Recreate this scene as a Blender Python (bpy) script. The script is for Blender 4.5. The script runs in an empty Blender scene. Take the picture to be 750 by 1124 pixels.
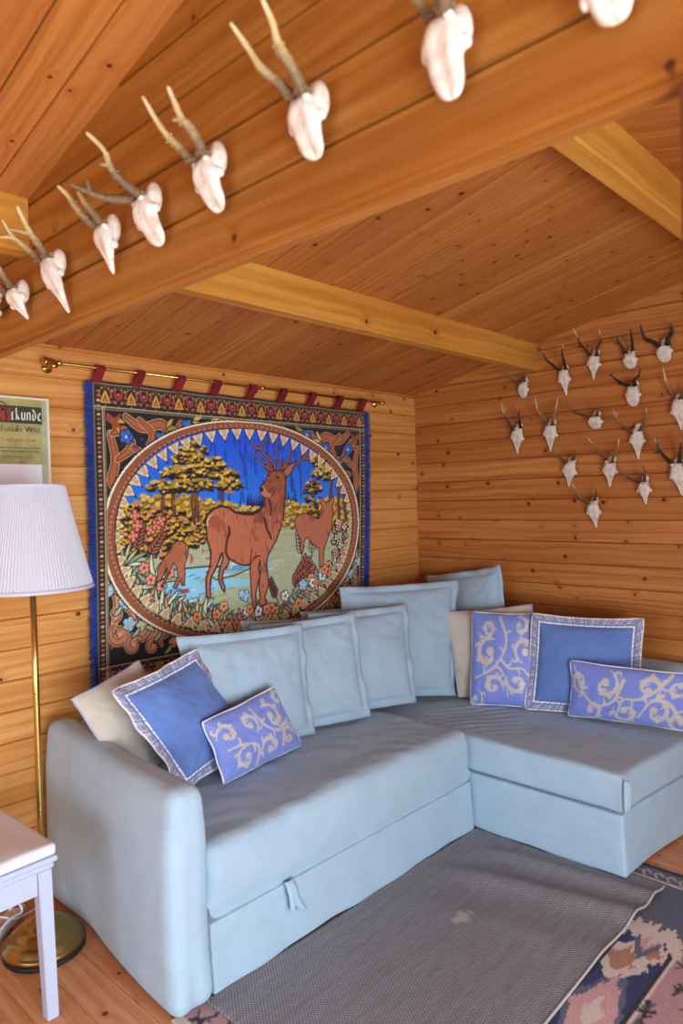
import bpy, bmesh, math, random
import numpy as np
from mathutils import Vector, Matrix, noise
S = bpy.context.scene
COL = S.collection
rnd = random.Random(7)

# ------------------------------------------------------------------ camera
cam_d = bpy.data.cameras.new('camera'); cam = bpy.data.objects.new('camera', cam_d); COL.objects.link(cam)
cam.matrix_world = Matrix(((0.68723273, 0.03157556, -0.72575076, 0), (-0.725988, -0.00527991, -0.6876871, 0),
                           (-0.025546, 0.99948742, 0.01929495, 1.38), (0, 0, 0, 1)))
cam_d.sensor_fit = 'HORIZONTAL'; cam_d.sensor_width = 36; cam_d.lens = 781.4755 / 750 * 36
cam_d.clip_start = 0.02
cam_d.dof.use_dof = True; cam_d.dof.focus_distance = 3.0; cam_d.dof.aperture_fstop = 5.6
S.camera = cam
# ------------------------------------------------------------------ world, daylight through the openings, exposure
w = bpy.data.worlds.new('sky'); S.world = w; w.use_nodes = True
w.node_tree.nodes['Background'].inputs[0].default_value = (0.80, 0.90, 1.0, 1)
w.node_tree.nodes['Background'].inputs[1].default_value = 1.6
def area(name, loc, rot, sx, sy, power, col):
    l = bpy.data.lights.new(name, 'AREA'); l.shape = 'RECTANGLE'; l.size = sx; l.size_y = sy; l.energy = power; l.color = col
    o = bpy.data.objects.new(name, l); COL.objects.link(o); o.location = loc; o.rotation_euler = rot; return o
R = math.radians
area('daylight_side_window', (0.20, -1.04, .80), (R(90), 0, 0), 1.7, 1.3, 84, (0.80, 0.90, 1.0))
area('daylight_end_window', (-1.66, 0.9, .80), (R(90), 0, R(-90)), 1.7, 1.0, 17, (0.68, 0.83, 1.0))
area('daylight_porch_window', (1.9, -1.04, 1.35), (R(90), 0, 0), 0.9, 0.75, 4, (0.86, 0.93, 1.0))
S.view_settings.view_transform = 'Standard'; S.view_settings.look = 'None'; S.view_settings.gamma = 1
S.view_settings.use_curve_mapping = False; S.view_settings.exposure = 0.46

# ------------------------------------------------------------------ helpers
XW, YW, YS, XB = 3.35, 2.56, -0.98, -1.6      # right wall, tapestry wall, side wall, wall behind
YR = 0.79
def roof_z(y): return 1.967 + .2194 * (YW - y) if y > YR else 1.967 + .2194 * (YW - (2 * YR - y))

def s2l(c): return tuple(((x / 255 + .055) / 1.055) ** 2.4 if x > 10.3 else x / 255 / 12.92 for x in c)
def rgb(*c): return s2l(c) + (1,)

class N:
    def __init__(s, name):
        s.m = bpy.data.materials.new(name); s.m.use_nodes = True; s.t = s.m.node_tree
        s.b = s.t.nodes['Principled BSDF']
    def n(s, typ, **kw):
        o = s.t.nodes.new(typ)
        for k, v in kw.items():
            if k.startswith('i_'):
                key = k[2:]; key = int(key) if key.isdigit() else key
                s.put(o.inputs[key], v)
            else: setattr(o, k, v)
        return o
    def put(s, sock, v):
        if isinstance(v, bpy.types.NodeSocket): s.t.links.new(v, sock)
        elif isinstance(v, bpy.types.Node): s.t.links.new(v.outputs[0], sock)
        else: sock.default_value = v
    def math(s, op, a, b=0.0, c=0.0, clamp=False):
        o = s.n('ShaderNodeMath', operation=op, use_clamp=clamp); s.put(o.inputs[0], a); s.put(o.inputs[1], b); s.put(o.inputs[2], c); return o.outputs[0]
    def vec(s, x, y, z):
        o = s.n('ShaderNodeCombineXYZ'); s.put(o.inputs[0], x); s.put(o.inputs[1], y); s.put(o.inputs[2], z); return o.outputs[0]
    def mix(s, f, a, b, blend='MIX'):
        o = s.n('ShaderNodeMix', data_type='RGBA', blend_type=blend); s.put(o.inputs[0], f); s.put(o.inputs[6], a); s.put(o.inputs[7], b); return o.outputs[2]
    def ramp(s, f, lo, hi, a=0.0, b=1.0):
        o = s.n('ShaderNodeMapRange', interpolation_type='SMOOTHSTEP'); s.put(o.inputs[0], f)
        for i, v in zip((1, 2, 3, 4), (lo, hi, a, b)): s.put(o.inputs[i], v)
        return o.outputs[0]
    def noise(s, v, scale, detail=3, rough=.5, dims='3D'):
        o = s.n('ShaderNodeTexNoise', noise_dimensions=dims); s.put(o.inputs['Vector'], v); o.inputs['Scale'].default_value = scale
        o.inputs['Detail'].default_value = detail; o.inputs['Roughness'].default_value = rough; return o.outputs[0]
    def coords(s, kind='Object'):
        return s.n('ShaderNodeTexCoord').outputs[kind]
    def sep(s, v):
        o = s.n('ShaderNodeSeparateXYZ'); s.put(o.inputs[0], v); return o.outputs
    def bump(s, h, strength, dist):
        o = s.n('ShaderNodeBump'); s.put(o.inputs['Height'], h); o.inputs['Strength'].default_value = strength; o.inputs['Distance'].default_value = dist
        s.put(s.b.inputs['Normal'], o.outputs[0])
    def base(s, c): s.put(s.b.inputs['Base Color'], c)
    def rough(s, r): s.put(s.b.inputs['Roughness'], r)

def plain(name, col, rough=.6, metal=0.0, bump=0, bscale=200, vary=0.0, sheen=0):
    k = N(name); k.rough(rough); k.b.inputs['Metallic'].default_value = metal
    if vary:
        k.base(k.mix(k.ramp(k.noise(k.coords(), bscale * .1, 3), .35, .65), rgb(*col), rgb(*[c * (1 - vary) for c in col])))
    else: k.base(rgb(*col))
    if sheen: k.b.inputs['Sheen Weight'].default_value = sheen
    if bump: k.bump(k.noise(k.coords(), bscale, 2), bump, .002)
    return k.m

def wood(name, gax, vax, pitch, off, light, dark, knots=.5, rough=.5, fine=48.0, tint=.16, kscale=7.0, slope=0.0):
    k = N(name); ax = k.sep(k.coords()); u = ax['XYZ'.index(gax)]; v = ax['XYZ'.index(vax)]
    d = ax['XYZ'.index([a for a in 'XYZ' if a not in (gax, vax)][0])]
    if slope: d = k.math('MULTIPLY_ADD', k.math('ABSOLUTE', k.math('SUBTRACT', u, YR)), slope, d)
    idn = k.math('FLOOR', k.math('DIVIDE', k.math('SUBTRACT', v, off), pitch))
    wn = k.n('ShaderNodeTexWhiteNoise', noise_dimensions='1D'); k.put(wn.inputs['W'], idn)
    r = wn.outputs['Value']; rc = k.sep(wn.outputs['Color'])
    u2 = k.math('MULTIPLY_ADD', r, 23.7, u)
    vo = k.n('ShaderNodeTexVoronoi', voronoi_dimensions='2D'); k.put(vo.inputs['Vector'], k.vec(u2, k.math('MULTIPLY_ADD', r, 5.0, v), 0.0)); vo.inputs['Scale'].default_value = kscale
    cc = k.sep(vo.outputs['Color']); dist = vo.outputs['Distance']
    has = k.math('LESS_THAN', cc[0], knots)
    rad = k.math('MULTIPLY_ADD', cc[1], .05, .018)
    kn = k.math('MULTIPLY', k.ramp(k.math('SUBTRACT', dist, rad), -.012, .02, 1.0, 0.0), has)
    halo = k.math('MULTIPLY', k.math('MULTIPLY', k.ramp(dist, .02, .26, 1.0, 0.0), has), 1.0)
    warp = k.noise(k.vec(k.math('MULTIPLY', u2, 1.3), k.math('MULTIPLY', v, 5.0), d), 1.0, 2)
    v2 = k.math('MULTIPLY_ADD', warp, .07, k.math('MULTIPLY_ADD', halo, .018, v))
    g = k.noise(k.vec(k.math('MULTIPLY', u2, 1.1), k.math('MULTIPLY', v2, fine), k.math('MULTIPLY', d, fine)), 1.0, 5, .62)
    gm = k.ramp(g, .38, .66)
    c = k.mix(gm, rgb(*light), rgb(*dark))
    big = k.noise(k.vec(k.math('MULTIPLY', u2, .8), k.math('MULTIPLY', v, 9.0), d), 1.0, 2)
    c = k.mix(k.math('MULTIPLY', k.ramp(big, .42, .7), .45), c, rgb(*[x * y for x, y in zip(dark, (.98, .88, .75))]))
    c = k.mix(k.math('MULTIPLY', k.math('SUBTRACT', rc[1], .0), tint * 2), c, rgb(*[x * y for x, y in zip(dark, (.92, .82, .72))]))
    c = k.mix(k.math('MULTIPLY', halo, .35), c, rgb(*[x * y for x, y in zip(dark, (.95, .78, .6))]))
    c = k.mix(k.math('MULTIPLY', kn, .88), c, rgb(62, 26, 12))
    k.base(c); k.rough(rough)
    k.b.inputs['Specular IOR Level'].default_value = .35
    k.bump(g, .15, .002)
    return k.m

def link(name, me, mat=None, parent=None, smooth=False, loc=None):
    o = bpy.data.objects.new(name, me); COL.objects.link(o)
    if mat:
        for m in (mat if isinstance(mat, (list, tuple)) else [mat]): me.materials.append(m)
    if smooth: me.polygons.foreach_set('use_smooth', [True] * len(me.polygons))
    if loc is not None: o.location = loc
    if parent: o.parent = parent
    return o
def from_bm(name, bm, mat=None, parent=None, smooth=False, loc=None):
    bmesh.ops.recalc_face_normals(bm, faces=bm.faces)
    me = bpy.data.meshes.new(name); bm.to_mesh(me); bm.free(); return link(name, me, mat, parent, smooth, loc)
def thing(name, loc, label, cat, group=None):
    o = bpy.data.objects.new(name, None); COL.objects.link(o); o.location = loc; o.empty_display_size = .05
    return tag(o, label, cat, group)
def tag(o, label, cat, group=None):
    o['label'] = label; o['category'] = cat
    if group: o['group'] = group
    return o
def struct(o): o['kind'] = 'structure'; return o

def box(bm, x0, x1, y0, y1, z0, z1, bev=0, seg=1):
    r = bmesh.ops.create_cube(bm, size=1, matrix=Matrix.Translation(((x0 + x1) / 2, (y0 + y1) / 2, (z0 + z1) / 2)) @ Matrix.Diagonal((x1 - x0, y1 - y0, z1 - z0, 1)))
    if bev:
        es = list({e for v in r['verts'] for e in v.link_edges})
        bmesh.ops.bevel(bm, geom=es, offset=bev, segments=seg, affect='EDGES', profile=.5)
def tube(bm, pts, rad, seg=8, cap=True):
    pts = [Vector(p) for p in pts]; n = len(pts)
    rs = rad if isinstance(rad, (list, tuple)) else [rad] * n
    rings = []; up = None
    for i, p in enumerate(pts):
        t = (pts[min(i + 1, n - 1)] - pts[max(i - 1, 0)]).normalized()
        if up is None:
            up = Vector((0, 0, 1)) if abs(t.z) < .9 else Vector((1, 0, 0))
        a = t.cross(up).normalized(); b = a.cross(t).normalized(); up = b
        rings.append([bm.verts.new(p + (a * math.cos(q) + b * math.sin(q)) * rs[i]) for q in [2 * math.pi * j / seg for j in range(seg)]])
    for i in range(n - 1):
        for j in range(seg): bm.faces.new((rings[i][j], rings[i][(j + 1) % seg], rings[i + 1][(j + 1) % seg], rings[i + 1][j]))
    if cap: bm.faces.new(rings[0][::-1]); bm.faces.new(rings[-1])
def lathe(bm, prof, seg=48, c=(0, 0)):
    rings = []
    for r, z in prof:
        rings.append([bm.verts.new((c[0] + r * math.cos(2 * math.pi * j / seg), c[1] + r * math.sin(2 * math.pi * j / seg), z)) for j in range(seg)])
    for a, b in zip(rings, rings[1:]):
        for j in range(seg): bm.faces.new((a[j], a[(j + 1) % seg], b[(j + 1) % seg], b[j]))
    bm.faces.new(rings[0][::-1]); bm.faces.new(rings[-1])
def smooth_pts(pts, k=4):
    pts = [Vector(p) for p in pts]; out = []
    for i in range(len(pts) - 1):
        p0 = pts[max(i - 1, 0)]; p1 = pts[i]; p2 = pts[i + 1]; p3 = pts[min(i + 2, len(pts) - 1)]
        for j in range(k):
            t = j / k
            out.append(.5 * ((2 * p1) + (p2 - p0) * t + (2 * p0 - 5 * p1 + 4 * p2 - p3) * t * t + (3 * p1 - p0 - 3 * p2 + p3) * t ** 3))
    out.append(pts[-1]); return out

# ------------------------------------------------------------------ raster painting onto mesh colour attributes (cloth designs)
class Paint:
    def __init__(s, w, h, px, bg):              # w, h in units; px = units per cell
        s.px = px; s.W = int(round(w / px)) + 1; s.H = int(round(h / px)) + 1
        s.a = np.zeros((s.H, s.W, 3)); s.a[:] = np.array(bg, float)
        s.X, s.Y = np.meshgrid(np.arange(s.W) * px, np.arange(s.H) * px)
    def win(s, x0, x1, y0, y1):
        i0 = max(0, int(x0 / s.px) - 1); i1 = min(s.W, int(x1 / s.px) + 3); j0 = max(0, int(y0 / s.px) - 1); j1 = min(s.H, int(y1 / s.px) + 3)
        return (slice(j0, j1), slice(i0, i1)) if i1 > i0 and j1 > j0 else None
    def put(s, k, al, c):
        s.a[k] = s.a[k] * (1 - al[..., None]) + np.array(c, float) * al[..., None]
    def mask_poly(s, pts, k):
        X, Y = s.X[k], s.Y[k]; ins = np.zeros(X.shape, bool); n = len(pts)
        for i in range(n):
            x1, y1 = pts[i]; x2, y2 = pts[(i + 1) % n]
            if y1 == y2: continue
            ins ^= ((Y < y1) != (Y < y2)) & (X < (x2 - x1) * (Y - y1) / (y2 - y1) + x1)
        return ins
    def poly(s, pts, c, jitter=None):
        xs = [p[0] for p in pts]; ys = [p[1] for p in pts]; k = s.win(min(xs), max(xs), min(ys), max(ys))
        if k: s.put(k, s.mask_poly(pts, k).astype(float), c)
    def line(s, pts, wd, c):
        n = len(pts); ws = wd if isinstance(wd, (list, tuple)) else [wd] * n; m = max(ws)
        xs = [p[0] for p in pts]; ys = [p[1] for p in pts]; k = s.win(min(xs) - m, max(xs) + m, min(ys) - m, max(ys) + m)
        if not k: return
        X, Y = s.X[k], s.Y[k]; al = np.zeros(X.shape)
        for i in range(n - 1):
            ax, ay = pts[i]; bx, by = pts[i + 1]; dx, dy = bx - ax, by - ay; L = dx * dx + dy * dy + 1e-9
            t = np.clip(((X - ax) * dx + (Y - ay) * dy) / L, 0, 1)
            d = np.hypot(X - ax - t * dx, Y - ay - t * dy); r = (ws[i] + (ws[i + 1] - ws[i]) * t) / 2
            al = np.maximum(al, np.clip((r - d) / s.px + .5, 0, 1))
        s.put(k, al, c)
    def disc(s, x, y, r, c, ry=None, ang=0):
        ry = ry or r; m = max(r, ry); k = s.win(x - m, x + m, y - m, y + m)
        if not k: return
        X, Y = s.X[k] - x, s.Y[k] - y; ca, sa = math.cos(ang), math.sin(ang)
        d = np.hypot((X * ca + Y * sa) / r, (-X * sa + Y * ca) / ry)
        s.put(k, np.clip((1 - d) * min(r, ry) / s.px + .5, 0, 1), c)
    def lin(s):
        a = np.clip(s.a / 255, 0, 1); return np.where(a > .04045, ((a + .055) / 1.055) ** 2.4, a / 12.92)
def grid_colors(me, arr):
    h, w_ = arr.shape[:2]; at = me.color_attributes.new('design', 'FLOAT_COLOR', 'POINT')
    out = np.ones((h * w_, 4), np.float32); out[:, :3] = arr.reshape(-1, 3); at.data.foreach_set('color', out.ravel())
def design_mat(name, rough=.9, bscale=900, bump=.25, sheen=.1):
    k = N(name); a = k.n('ShaderNodeVertexColor', layer_name='design')
    nz = k.noise(k.coords(), bscale, 2)
    k.base(k.mix(k.ramp(nz, .3, .7, 0, .07), a.outputs[0], rgb(20, 18, 22))); k.rough(rough); k.bump(nz, bump, .002); k.b.inputs['Sheen Weight'].default_value = sheen
    return k.m
def grid_mesh(name, P, flip=False):              # P: (h, w, 3) array of positions
    h, w_ = P.shape[:2]; me = bpy.data.meshes.new(name)
    idx = np.arange(h * w_).reshape(h, w_); q = np.stack([idx[:-1, :-1], idx[:-1, 1:], idx[1:, 1:], idx[1:, :-1]], -1).reshape(-1, 4)
    if flip: q = q[:, ::-1]
    me.vertices.add(h * w_); me.vertices.foreach_set('co', P.reshape(-1).astype(np.float32))
    me.loops.add(q.size); me.loops.foreach_set('vertex_index', q.reshape(-1).astype(np.int32))
    me.polygons.add(len(q)); me.polygons.foreach_set('loop_start', np.arange(0, q.size, 4, dtype=np.int32))
    try: me.polygons.foreach_set('loop_total', np.full(len(q), 4, np.int32))
    except Exception: pass
    me.update(calc_edges=True); me.validate(); return me

# ------------------------------------------------------------------ setting: log walls, roof, floor
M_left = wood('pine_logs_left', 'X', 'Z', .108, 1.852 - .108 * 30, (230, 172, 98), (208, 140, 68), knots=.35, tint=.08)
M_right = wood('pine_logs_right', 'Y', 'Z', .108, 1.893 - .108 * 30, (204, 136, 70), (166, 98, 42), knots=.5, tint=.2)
M_part = wood('pine_logs_partition', 'Y', 'Z', .11, 1.905 - .11 * 30, (176, 118, 50), (148, 90, 30), knots=.25, tint=.1, fine=30)
M_roof = wood('pine_roof_boards', 'Y', 'X', .0955, .779, (196, 130, 64), (168, 102, 44), knots=.55, tint=.26, kscale=8, slope=.2194)
M_purlin = wood('pine_purlin', 'X', 'Z', .6, 1.9, (212, 152, 66), (188, 124, 44), knots=.3, tint=.0, fine=26, kscale=4.5)
M_floor = wood('pine_floor_boards', 'Y', 'X', .112, .887, (222, 160, 116), (196, 128, 84), knots=.5, tint=.15, rough=.4)

def log_wall(name, axis, const, face, a0, a1, z0, z1, first, pitch, mat, thick=.045, gable=False, holes=(), groove=.010):
    """axis: 'X' wall runs along X at y=const; 'Y' runs along Y at x=const. face: +1/-1 side of the room."""
    bm = bmesh.new(); z = first
    while z > z0: z -= pitch
    while z < z1:
        lo, hi = max(z, z0), min(z + pitch, z1)
        z += pitch
        if hi - lo < .004: continue
        prof = [(lo, -thick), (lo, -groove), (lo + .0013, -groove), (lo + .0028, 0), *[(lo + .0028 + (hi - lo - .0088) * q / 10, 0) for q in range(1, 10)], (hi - .006, 0), (hi - .0013, -groove), (hi, -groove), (hi, -thick), *[(hi + (lo - hi) * q / 10, -thick) for q in range(1, 10)]] if hi - lo > .03 else [(lo, -thick), (lo, 0), (hi, 0), (hi, -thick)]
        spans = [(a0, a1)]
        for h0, h1, hz0, hz1 in holes:
            if hi > hz0 + .02 and lo < hz1 - .02:
                ns = []
                for s0, s1 in spans:
                    if h0 > s0: ns.append((s0, min(h0, s1)))
                    if h1 < s1: ns.append((max(h1, s0), s1))
                spans = [q for q in ns if q[1] - q[0] > .01]
        for s0, s1 in spans:
            ends = []
            for e, s in ((0, s0), (1, s1)):
                ring = []
                for zz, dd in prof:
                    q = s
                    if gable:
                        lim = min(1e9, YR + (1.974 + .2194 * (YW - YR) - zz) / .2194); lim2 = 2 * YR - lim
                        q = min(max(q, lim2), lim)
                    p = (q, const + face * dd, zz) if axis == 'X' else (const + face * dd, q, zz)
                    ring.append(bm.verts.new(p))
                ends.append(ring)
            n = len(prof)
            for i in range(n): bm.faces.new((ends[0][i], ends[0][(i + 1) % n], ends[1][(i + 1) % n], ends[1][i]))
            bm.faces.new(ends[0]); bm.faces.new(ends[1][::-1])
    return struct(from_bm(name, bm, mat))

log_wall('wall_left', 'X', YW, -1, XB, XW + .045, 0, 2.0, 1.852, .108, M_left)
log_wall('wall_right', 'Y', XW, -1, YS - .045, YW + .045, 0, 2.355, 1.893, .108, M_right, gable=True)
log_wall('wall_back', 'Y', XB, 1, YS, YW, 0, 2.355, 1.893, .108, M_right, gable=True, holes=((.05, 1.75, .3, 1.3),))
log_wall('wall_near', 'X', YS, 1, XB, XW, 0, 1.967, 1.852, .108, M_left, holes=((-.65, 1.05, .13, 1.46), (1.45, 2.35, .97, 1.73)))
# cross wall above the wide opening (its face towards the camera at x = .77)
log_wall('wall_divider', 'Y', .77, -1, YS, YW, 1.805, 2.355, 1.905, .11, M_part, gable=True)
bm = bmesh.new()
box(bm, .783, .803, YS, YW, 1.793, 1.806, .002)
struct(from_bm('trim_1', bm, M_part))
# door post at the right end of the opening
bm = bmesh.new(); box(bm, .772, .812, .13, .246, .0, 1.794, .004, 2)
struct(from_bm('trim_2', bm, wood('dark_post', 'Z', 'X', .5, 0, (126, 72, 40), (96, 50, 26), knots=.2)))

# roof boards, two slopes
def roof(name, y0, y1):
    bm = bmesh.new(); x = .779 - .0955 * 25; g = .005
    while x < XW + .05:
        a, b = max(x, XB - .05), min(x + .0955, XW + .05)
        if b - a > .01:
            prof = [(a, .03), (a, .009), (a + .0011, .009), (a + .0026, 0), (b - .0026, 0), (b - .0011, .009), (b, .009), (b, .03)]
            ends = [[bm.verts.new((px, yy, roof_z(yy if yy != YR else YR) + pz)) for px, pz in prof] for yy in (y0, y1)]
            n = len(prof)
            for i in range(n): bm.faces.new((ends[0][i], ends[0][(i + 1) % n], ends[1][(i + 1) % n], ends[1][i]))
            bm.faces.new(ends[0]); bm.faces.new(ends[1][::-1])
        x += .0955
    return struct(from_bm(name, bm, M_roof))
roof('ceiling', YR, YW + .05); roof('ceiling', 2 * YR - YW - .05, YR)
# purlins and ridge beam
def beam(y0, y1, z0, z1a, z1b, x0, x1):
    bm = bmesh.new()
    prof = [(y0, z0 + .006), (y0 + .006, z0), (y1 - .006, z0), (y1, z0 + .006), (y1, z1b), (y0, z1a)]
    ends = [[bm.verts.new((x, a, b)) for a, b in prof] for x in (x0, x1)]
    for i in range(6): bm.faces.new((ends[0][i], ends[0][(i + 1) % 6], ends[1][(i + 1) % 6], ends[1][i]))
    bm.faces.new(ends[0]); bm.faces.new(ends[1][::-1])
    return struct(from_bm('ceiling_beam', bm, M_purlin))
for xa, xb in ((XB, .769), (.8155, XW)):
    beam(1.77, 1.83, 2.008, roof_z(1.77) + .004, roof_z(1.83) + .004, xa, xb)
    beam(.757, .823, 2.225, 2.357, 2.357, xa, xb)
    beam(2 * YR - 1.83, 2 * YR - 1.77, 2.008, roof_z(1.77) + .0, roof_z(1.77) + .004, xa, xb)

# floor
bm = bmesh.new(); x = .887 - .112 * 23
while x < XW + .04:
    a, b = max(x, XB - .04), min(x + .112, XW + .04); g = .004
    prof = [(a, -.03), (a, -g), (a + .0008, -g), (a + .003, 0), (b - .003, 0), (b - .0008, -g), (b, -g), (b, -.03)]
    ends = [[bm.verts.new((px, yy, pz)) for px, pz in prof] for yy in (YS - .04, YW + .04)]
    for i in range(8): bm.faces.new((ends[0][i], ends[0][(i + 1) % 8], ends[1][(i + 1) % 8], ends[1][i]))
    bm.faces.new(ends[0]); bm.faces.new(ends[1][::-1]); x += .112
struct(from_bm('floor', bm, M_floor))
# window frames (with glass) in the walls behind and beside the camera
M_frame = plain('window_frame_paint', (236, 234, 228), .4)
def window(i, axis, const, a0, a1, z0, z1, parts):
    bm = bmesh.new()
    def bx(p0, p1, q0, q1):
        if axis == 'X': box(bm, p0, p1, const - .02, const + .02, q0, q1, .003)
        else: box(bm, const - .02, const + .02, p0, p1, q0, q1, .003)
    bx(a0, a1, z0, z0 + .045); bx(a0, a1, z1 - .045, z1)
    for k in range(parts + 1):
        c = a0 + .0225 + (a1 - a0 - .045) * k / parts; bx(c - .0225, c + .0225, z0 + .046, z1 - .046)
    struct(from_bm('window_%d' % i, bm, M_frame))
window(1, 'X', YS - .022, -.65, 1.05, .13, 1.46, 2); window(2, 'Y', XB - .022, .05, 1.75, .3, 1.3, 2); window(3, 'X', YS - .022, 1.45, 2.35, .97, 1.73, 2)
# ------------------------------------------------------------------ corner sofa
def fabric(name, col, vary=.03, scale=700):
    k = N(name); co = k.coords(); n1 = k.noise(co, 9, 4, .6); ax = k.sep(co)
    wv = k.noise(k.vec(k.math('MULTIPLY', ax[0], 1.0), k.math('MULTIPLY', ax[1], 1.0), k.math('MULTIPLY', ax[2], 1.0)), scale, 2)
    c = k.mix(k.ramp(n1, .35, .7), rgb(*col), rgb(*[x * (1 - vary) for x in col]))
    c = k.mix(k.ramp(wv, .35, .7, 0, .22), c, rgb(*[x * .72 for x in col]))
    k.base(c); k.rough(.92); k.b.inputs['Sheen Weight'].default_value = .15; k.b.inputs['Specular IOR Level'].default_value = .2
    wk = k.noise(k.vec(k.math('MULTIPLY', ax[0], 9.0), k.math('MULTIPLY', ax[1], 9.0), k.math('MULTIPLY', ax[2], 16.0)), 1.0, 4, .55)
    k.bump(k.math('MULTIPLY_ADD', wk, 3.0, k.math('MULTIPLY', wv, .18)), .5, .004); return k.m
M_sofa = fabric('pale_blue_cotton', (174, 202, 220))

def soft_box(bm, x0, x1, y0, y1, z0, z1, r, nx, ny, nz, fn=None):
    """rounded box as a subdivided shell; fn displaces each vertex"""
    def ts(n, L):
        k = r / L
        e = [0, k * .15, k * .5, k * 1.0]
        m = [k + (1 - 2 * k) * i / n for i in range(1, n)]
        return e + m + [1 - q for q in e[::-1]]
    X, Y, Z = ts(nx, x1 - x0), ts(ny, y1 - y0), ts(nz, z1 - z0)
    a, b, c = len(X), len(Y), len(Z); V = {}
    def vert(i, j, k_):
        key = (i, j, k_)
        if key not in V:
            p = Vector((x0 + (x1 - x0) * X[i], y0 + (y1 - y0) * Y[j], z0 + (z1 - z0) * Z[k_]))
            q = Vector((min(max(p.x, x0 + r), x1 - r), min(max(p.y, y0 + r), y1 - r), min(max(p.z, z0 + r), z1 - r)))
            d = p - q
            if d.length > 1e-6:
                mx = max(abs(d.x), abs(d.y), abs(d.z)); p = q + d.normalized() * (mx if mx < r else r)
            V[key] = bm.verts.new(fn(p) if fn else p)
        return V[key]
    for i in range(a - 1):
        for j in range(b - 1):
            bm.faces.new((vert(i, j, 0), vert(i, j + 1, 0), vert(i + 1, j + 1, 0), vert(i + 1, j, 0)))
            bm.faces.new((vert(i, j, c - 1), vert(i + 1, j, c - 1), vert(i + 1, j + 1, c - 1), vert(i, j + 1, c - 1)))
    for i in range(a - 1):
        for k_ in range(c - 1):
            bm.faces.new((vert(i, 0, k_), vert(i + 1, 0, k_), vert(i + 1, 0, k_ + 1), vert(i, 0, k_ + 1)))
            bm.faces.new((vert(i, b - 1, k_), vert(i, b - 1, k_ + 1), vert(i + 1, b - 1, k_ + 1), vert(i + 1, b - 1, k_)))
    for j in range(b - 1):
        for k_ in range(c - 1):
            bm.faces.new((vert(0, j, k_), vert(0, j, k_ + 1), vert(0, j + 1, k_ + 1), vert(0, j + 1, k_)))
            bm.faces.new((vert(a - 1, j, k_), vert(a - 1, j + 1, k_), vert(a - 1, j + 1, k_ + 1), vert(a - 1, j, k_ + 1)))
def nz(x, y, z=0.0): return noise.noise(Vector((x, y, z)))
def step(a, b, x): t = min(max((x - a) / (b - a), 0), 1); return t * t * (3 - 2 * t)

sofa = thing('corner_sofa', (2.2, 1.9, 0), 'large pale blue fabric corner sofa with a chaise end, standing on the rugs', 'sofa')
def spart(name, bm, parent=None, mat=None):
    o = from_bm(name, bm, mat or M_sofa, None, True)
    par = parent or sofa; o.parent = par
    if not parent: o.matrix_parent_inverse = Matrix.Translation(-sofa.location)
    return o
# arm: slipcover with soft rounded top and a skirt that ends just over the floor
def f_arm(p):
    t = (p.y - 1.6) / .87
    p.x += .045 * t + .006 * nz(p.y * 3, p.z * 3, 1) * step(0, .2, p.z)
    top = step(.45, .60, p.z)
    p.x -= (p.x - 1.075 - .045 * t) / .067 * .012 * top
    p.z += .012 * nz(p.y * 4, 3) * top + (.018 * step(.5, 1, t)) * top
    low = 1 - step(.0, .22, p.z)
    sd = 1 - step(1.02, 1.16, p.x)
    p.x += low * .003 * math.sin(p.y * 13 + 1) - .004 * low * sd + .030 * low * sd * math.exp(-((p.y - 2.2) / .16) ** 2)
    p.y += low * (-.012 + .005 * math.sin(p.x * 60)) * (1 - step(1.6, 1.9, p.y)) + (.003 * nz(p.x * 9, p.z * 8) if p.y < 1.65 else 0)
    return p
bm = bmesh.new(); soft_box(bm, 1.008, 1.142, 1.605, 2.47, .008, .612, .045, 8, 36, 26, f_arm)
arm = spart('armrest', bm)
# seat block
def seam(p):
    if p.z < .245 and p.y < 1.70: p.y = min(p.y, 1.636 + (.0 if p.z > .212 else .003))
    return p
def f_seat(p):
    if p.z > .36:
        p.z += .010 * math.sin(max(0, min(1, (p.x - 1.15) / 1.3)) * math.pi) + .006 * nz(p.x * 4, p.y * 5) + .008 * abs(nz(p.x * 9 + p.y * 6, p.y * 6 - p.x * 3, 2))
    if p.y < 1.68:
        p.y += .004 * nz(p.x * 6, p.z * 9) - .006 * math.sin(min(max((p.z - .205) / .21, 0), 1) * math.pi) + .003
    return p
bm = bmesh.new(); soft_box(bm, 1.15, 2.46, 1.632, 2.36, .2035, .412, .040, 90, 50, 8, lambda p: f_seat(seam(p)))
spart('seat_cushion', bm)
def f_front(p):
    low = 1 - step(.0, .2, p.z)
    if p.y < 1.7: p.y += -low * (.010 + .003 * math.sin(p.x * 11) + .002 * math.sin(p.x * 29 + 1)) + .002 * nz(p.x * 9, p.z * 9)
    if p.z < .05: p.z += .003 * math.sin(p.x * 9)
    return p
bm = bmesh.new(); soft_box(bm, 1.15, 2.452, 1.632, 2.36, .010, .2035, .004, 70, 4, 8, f_front)
fr = spart('front_panel', bm)
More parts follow.
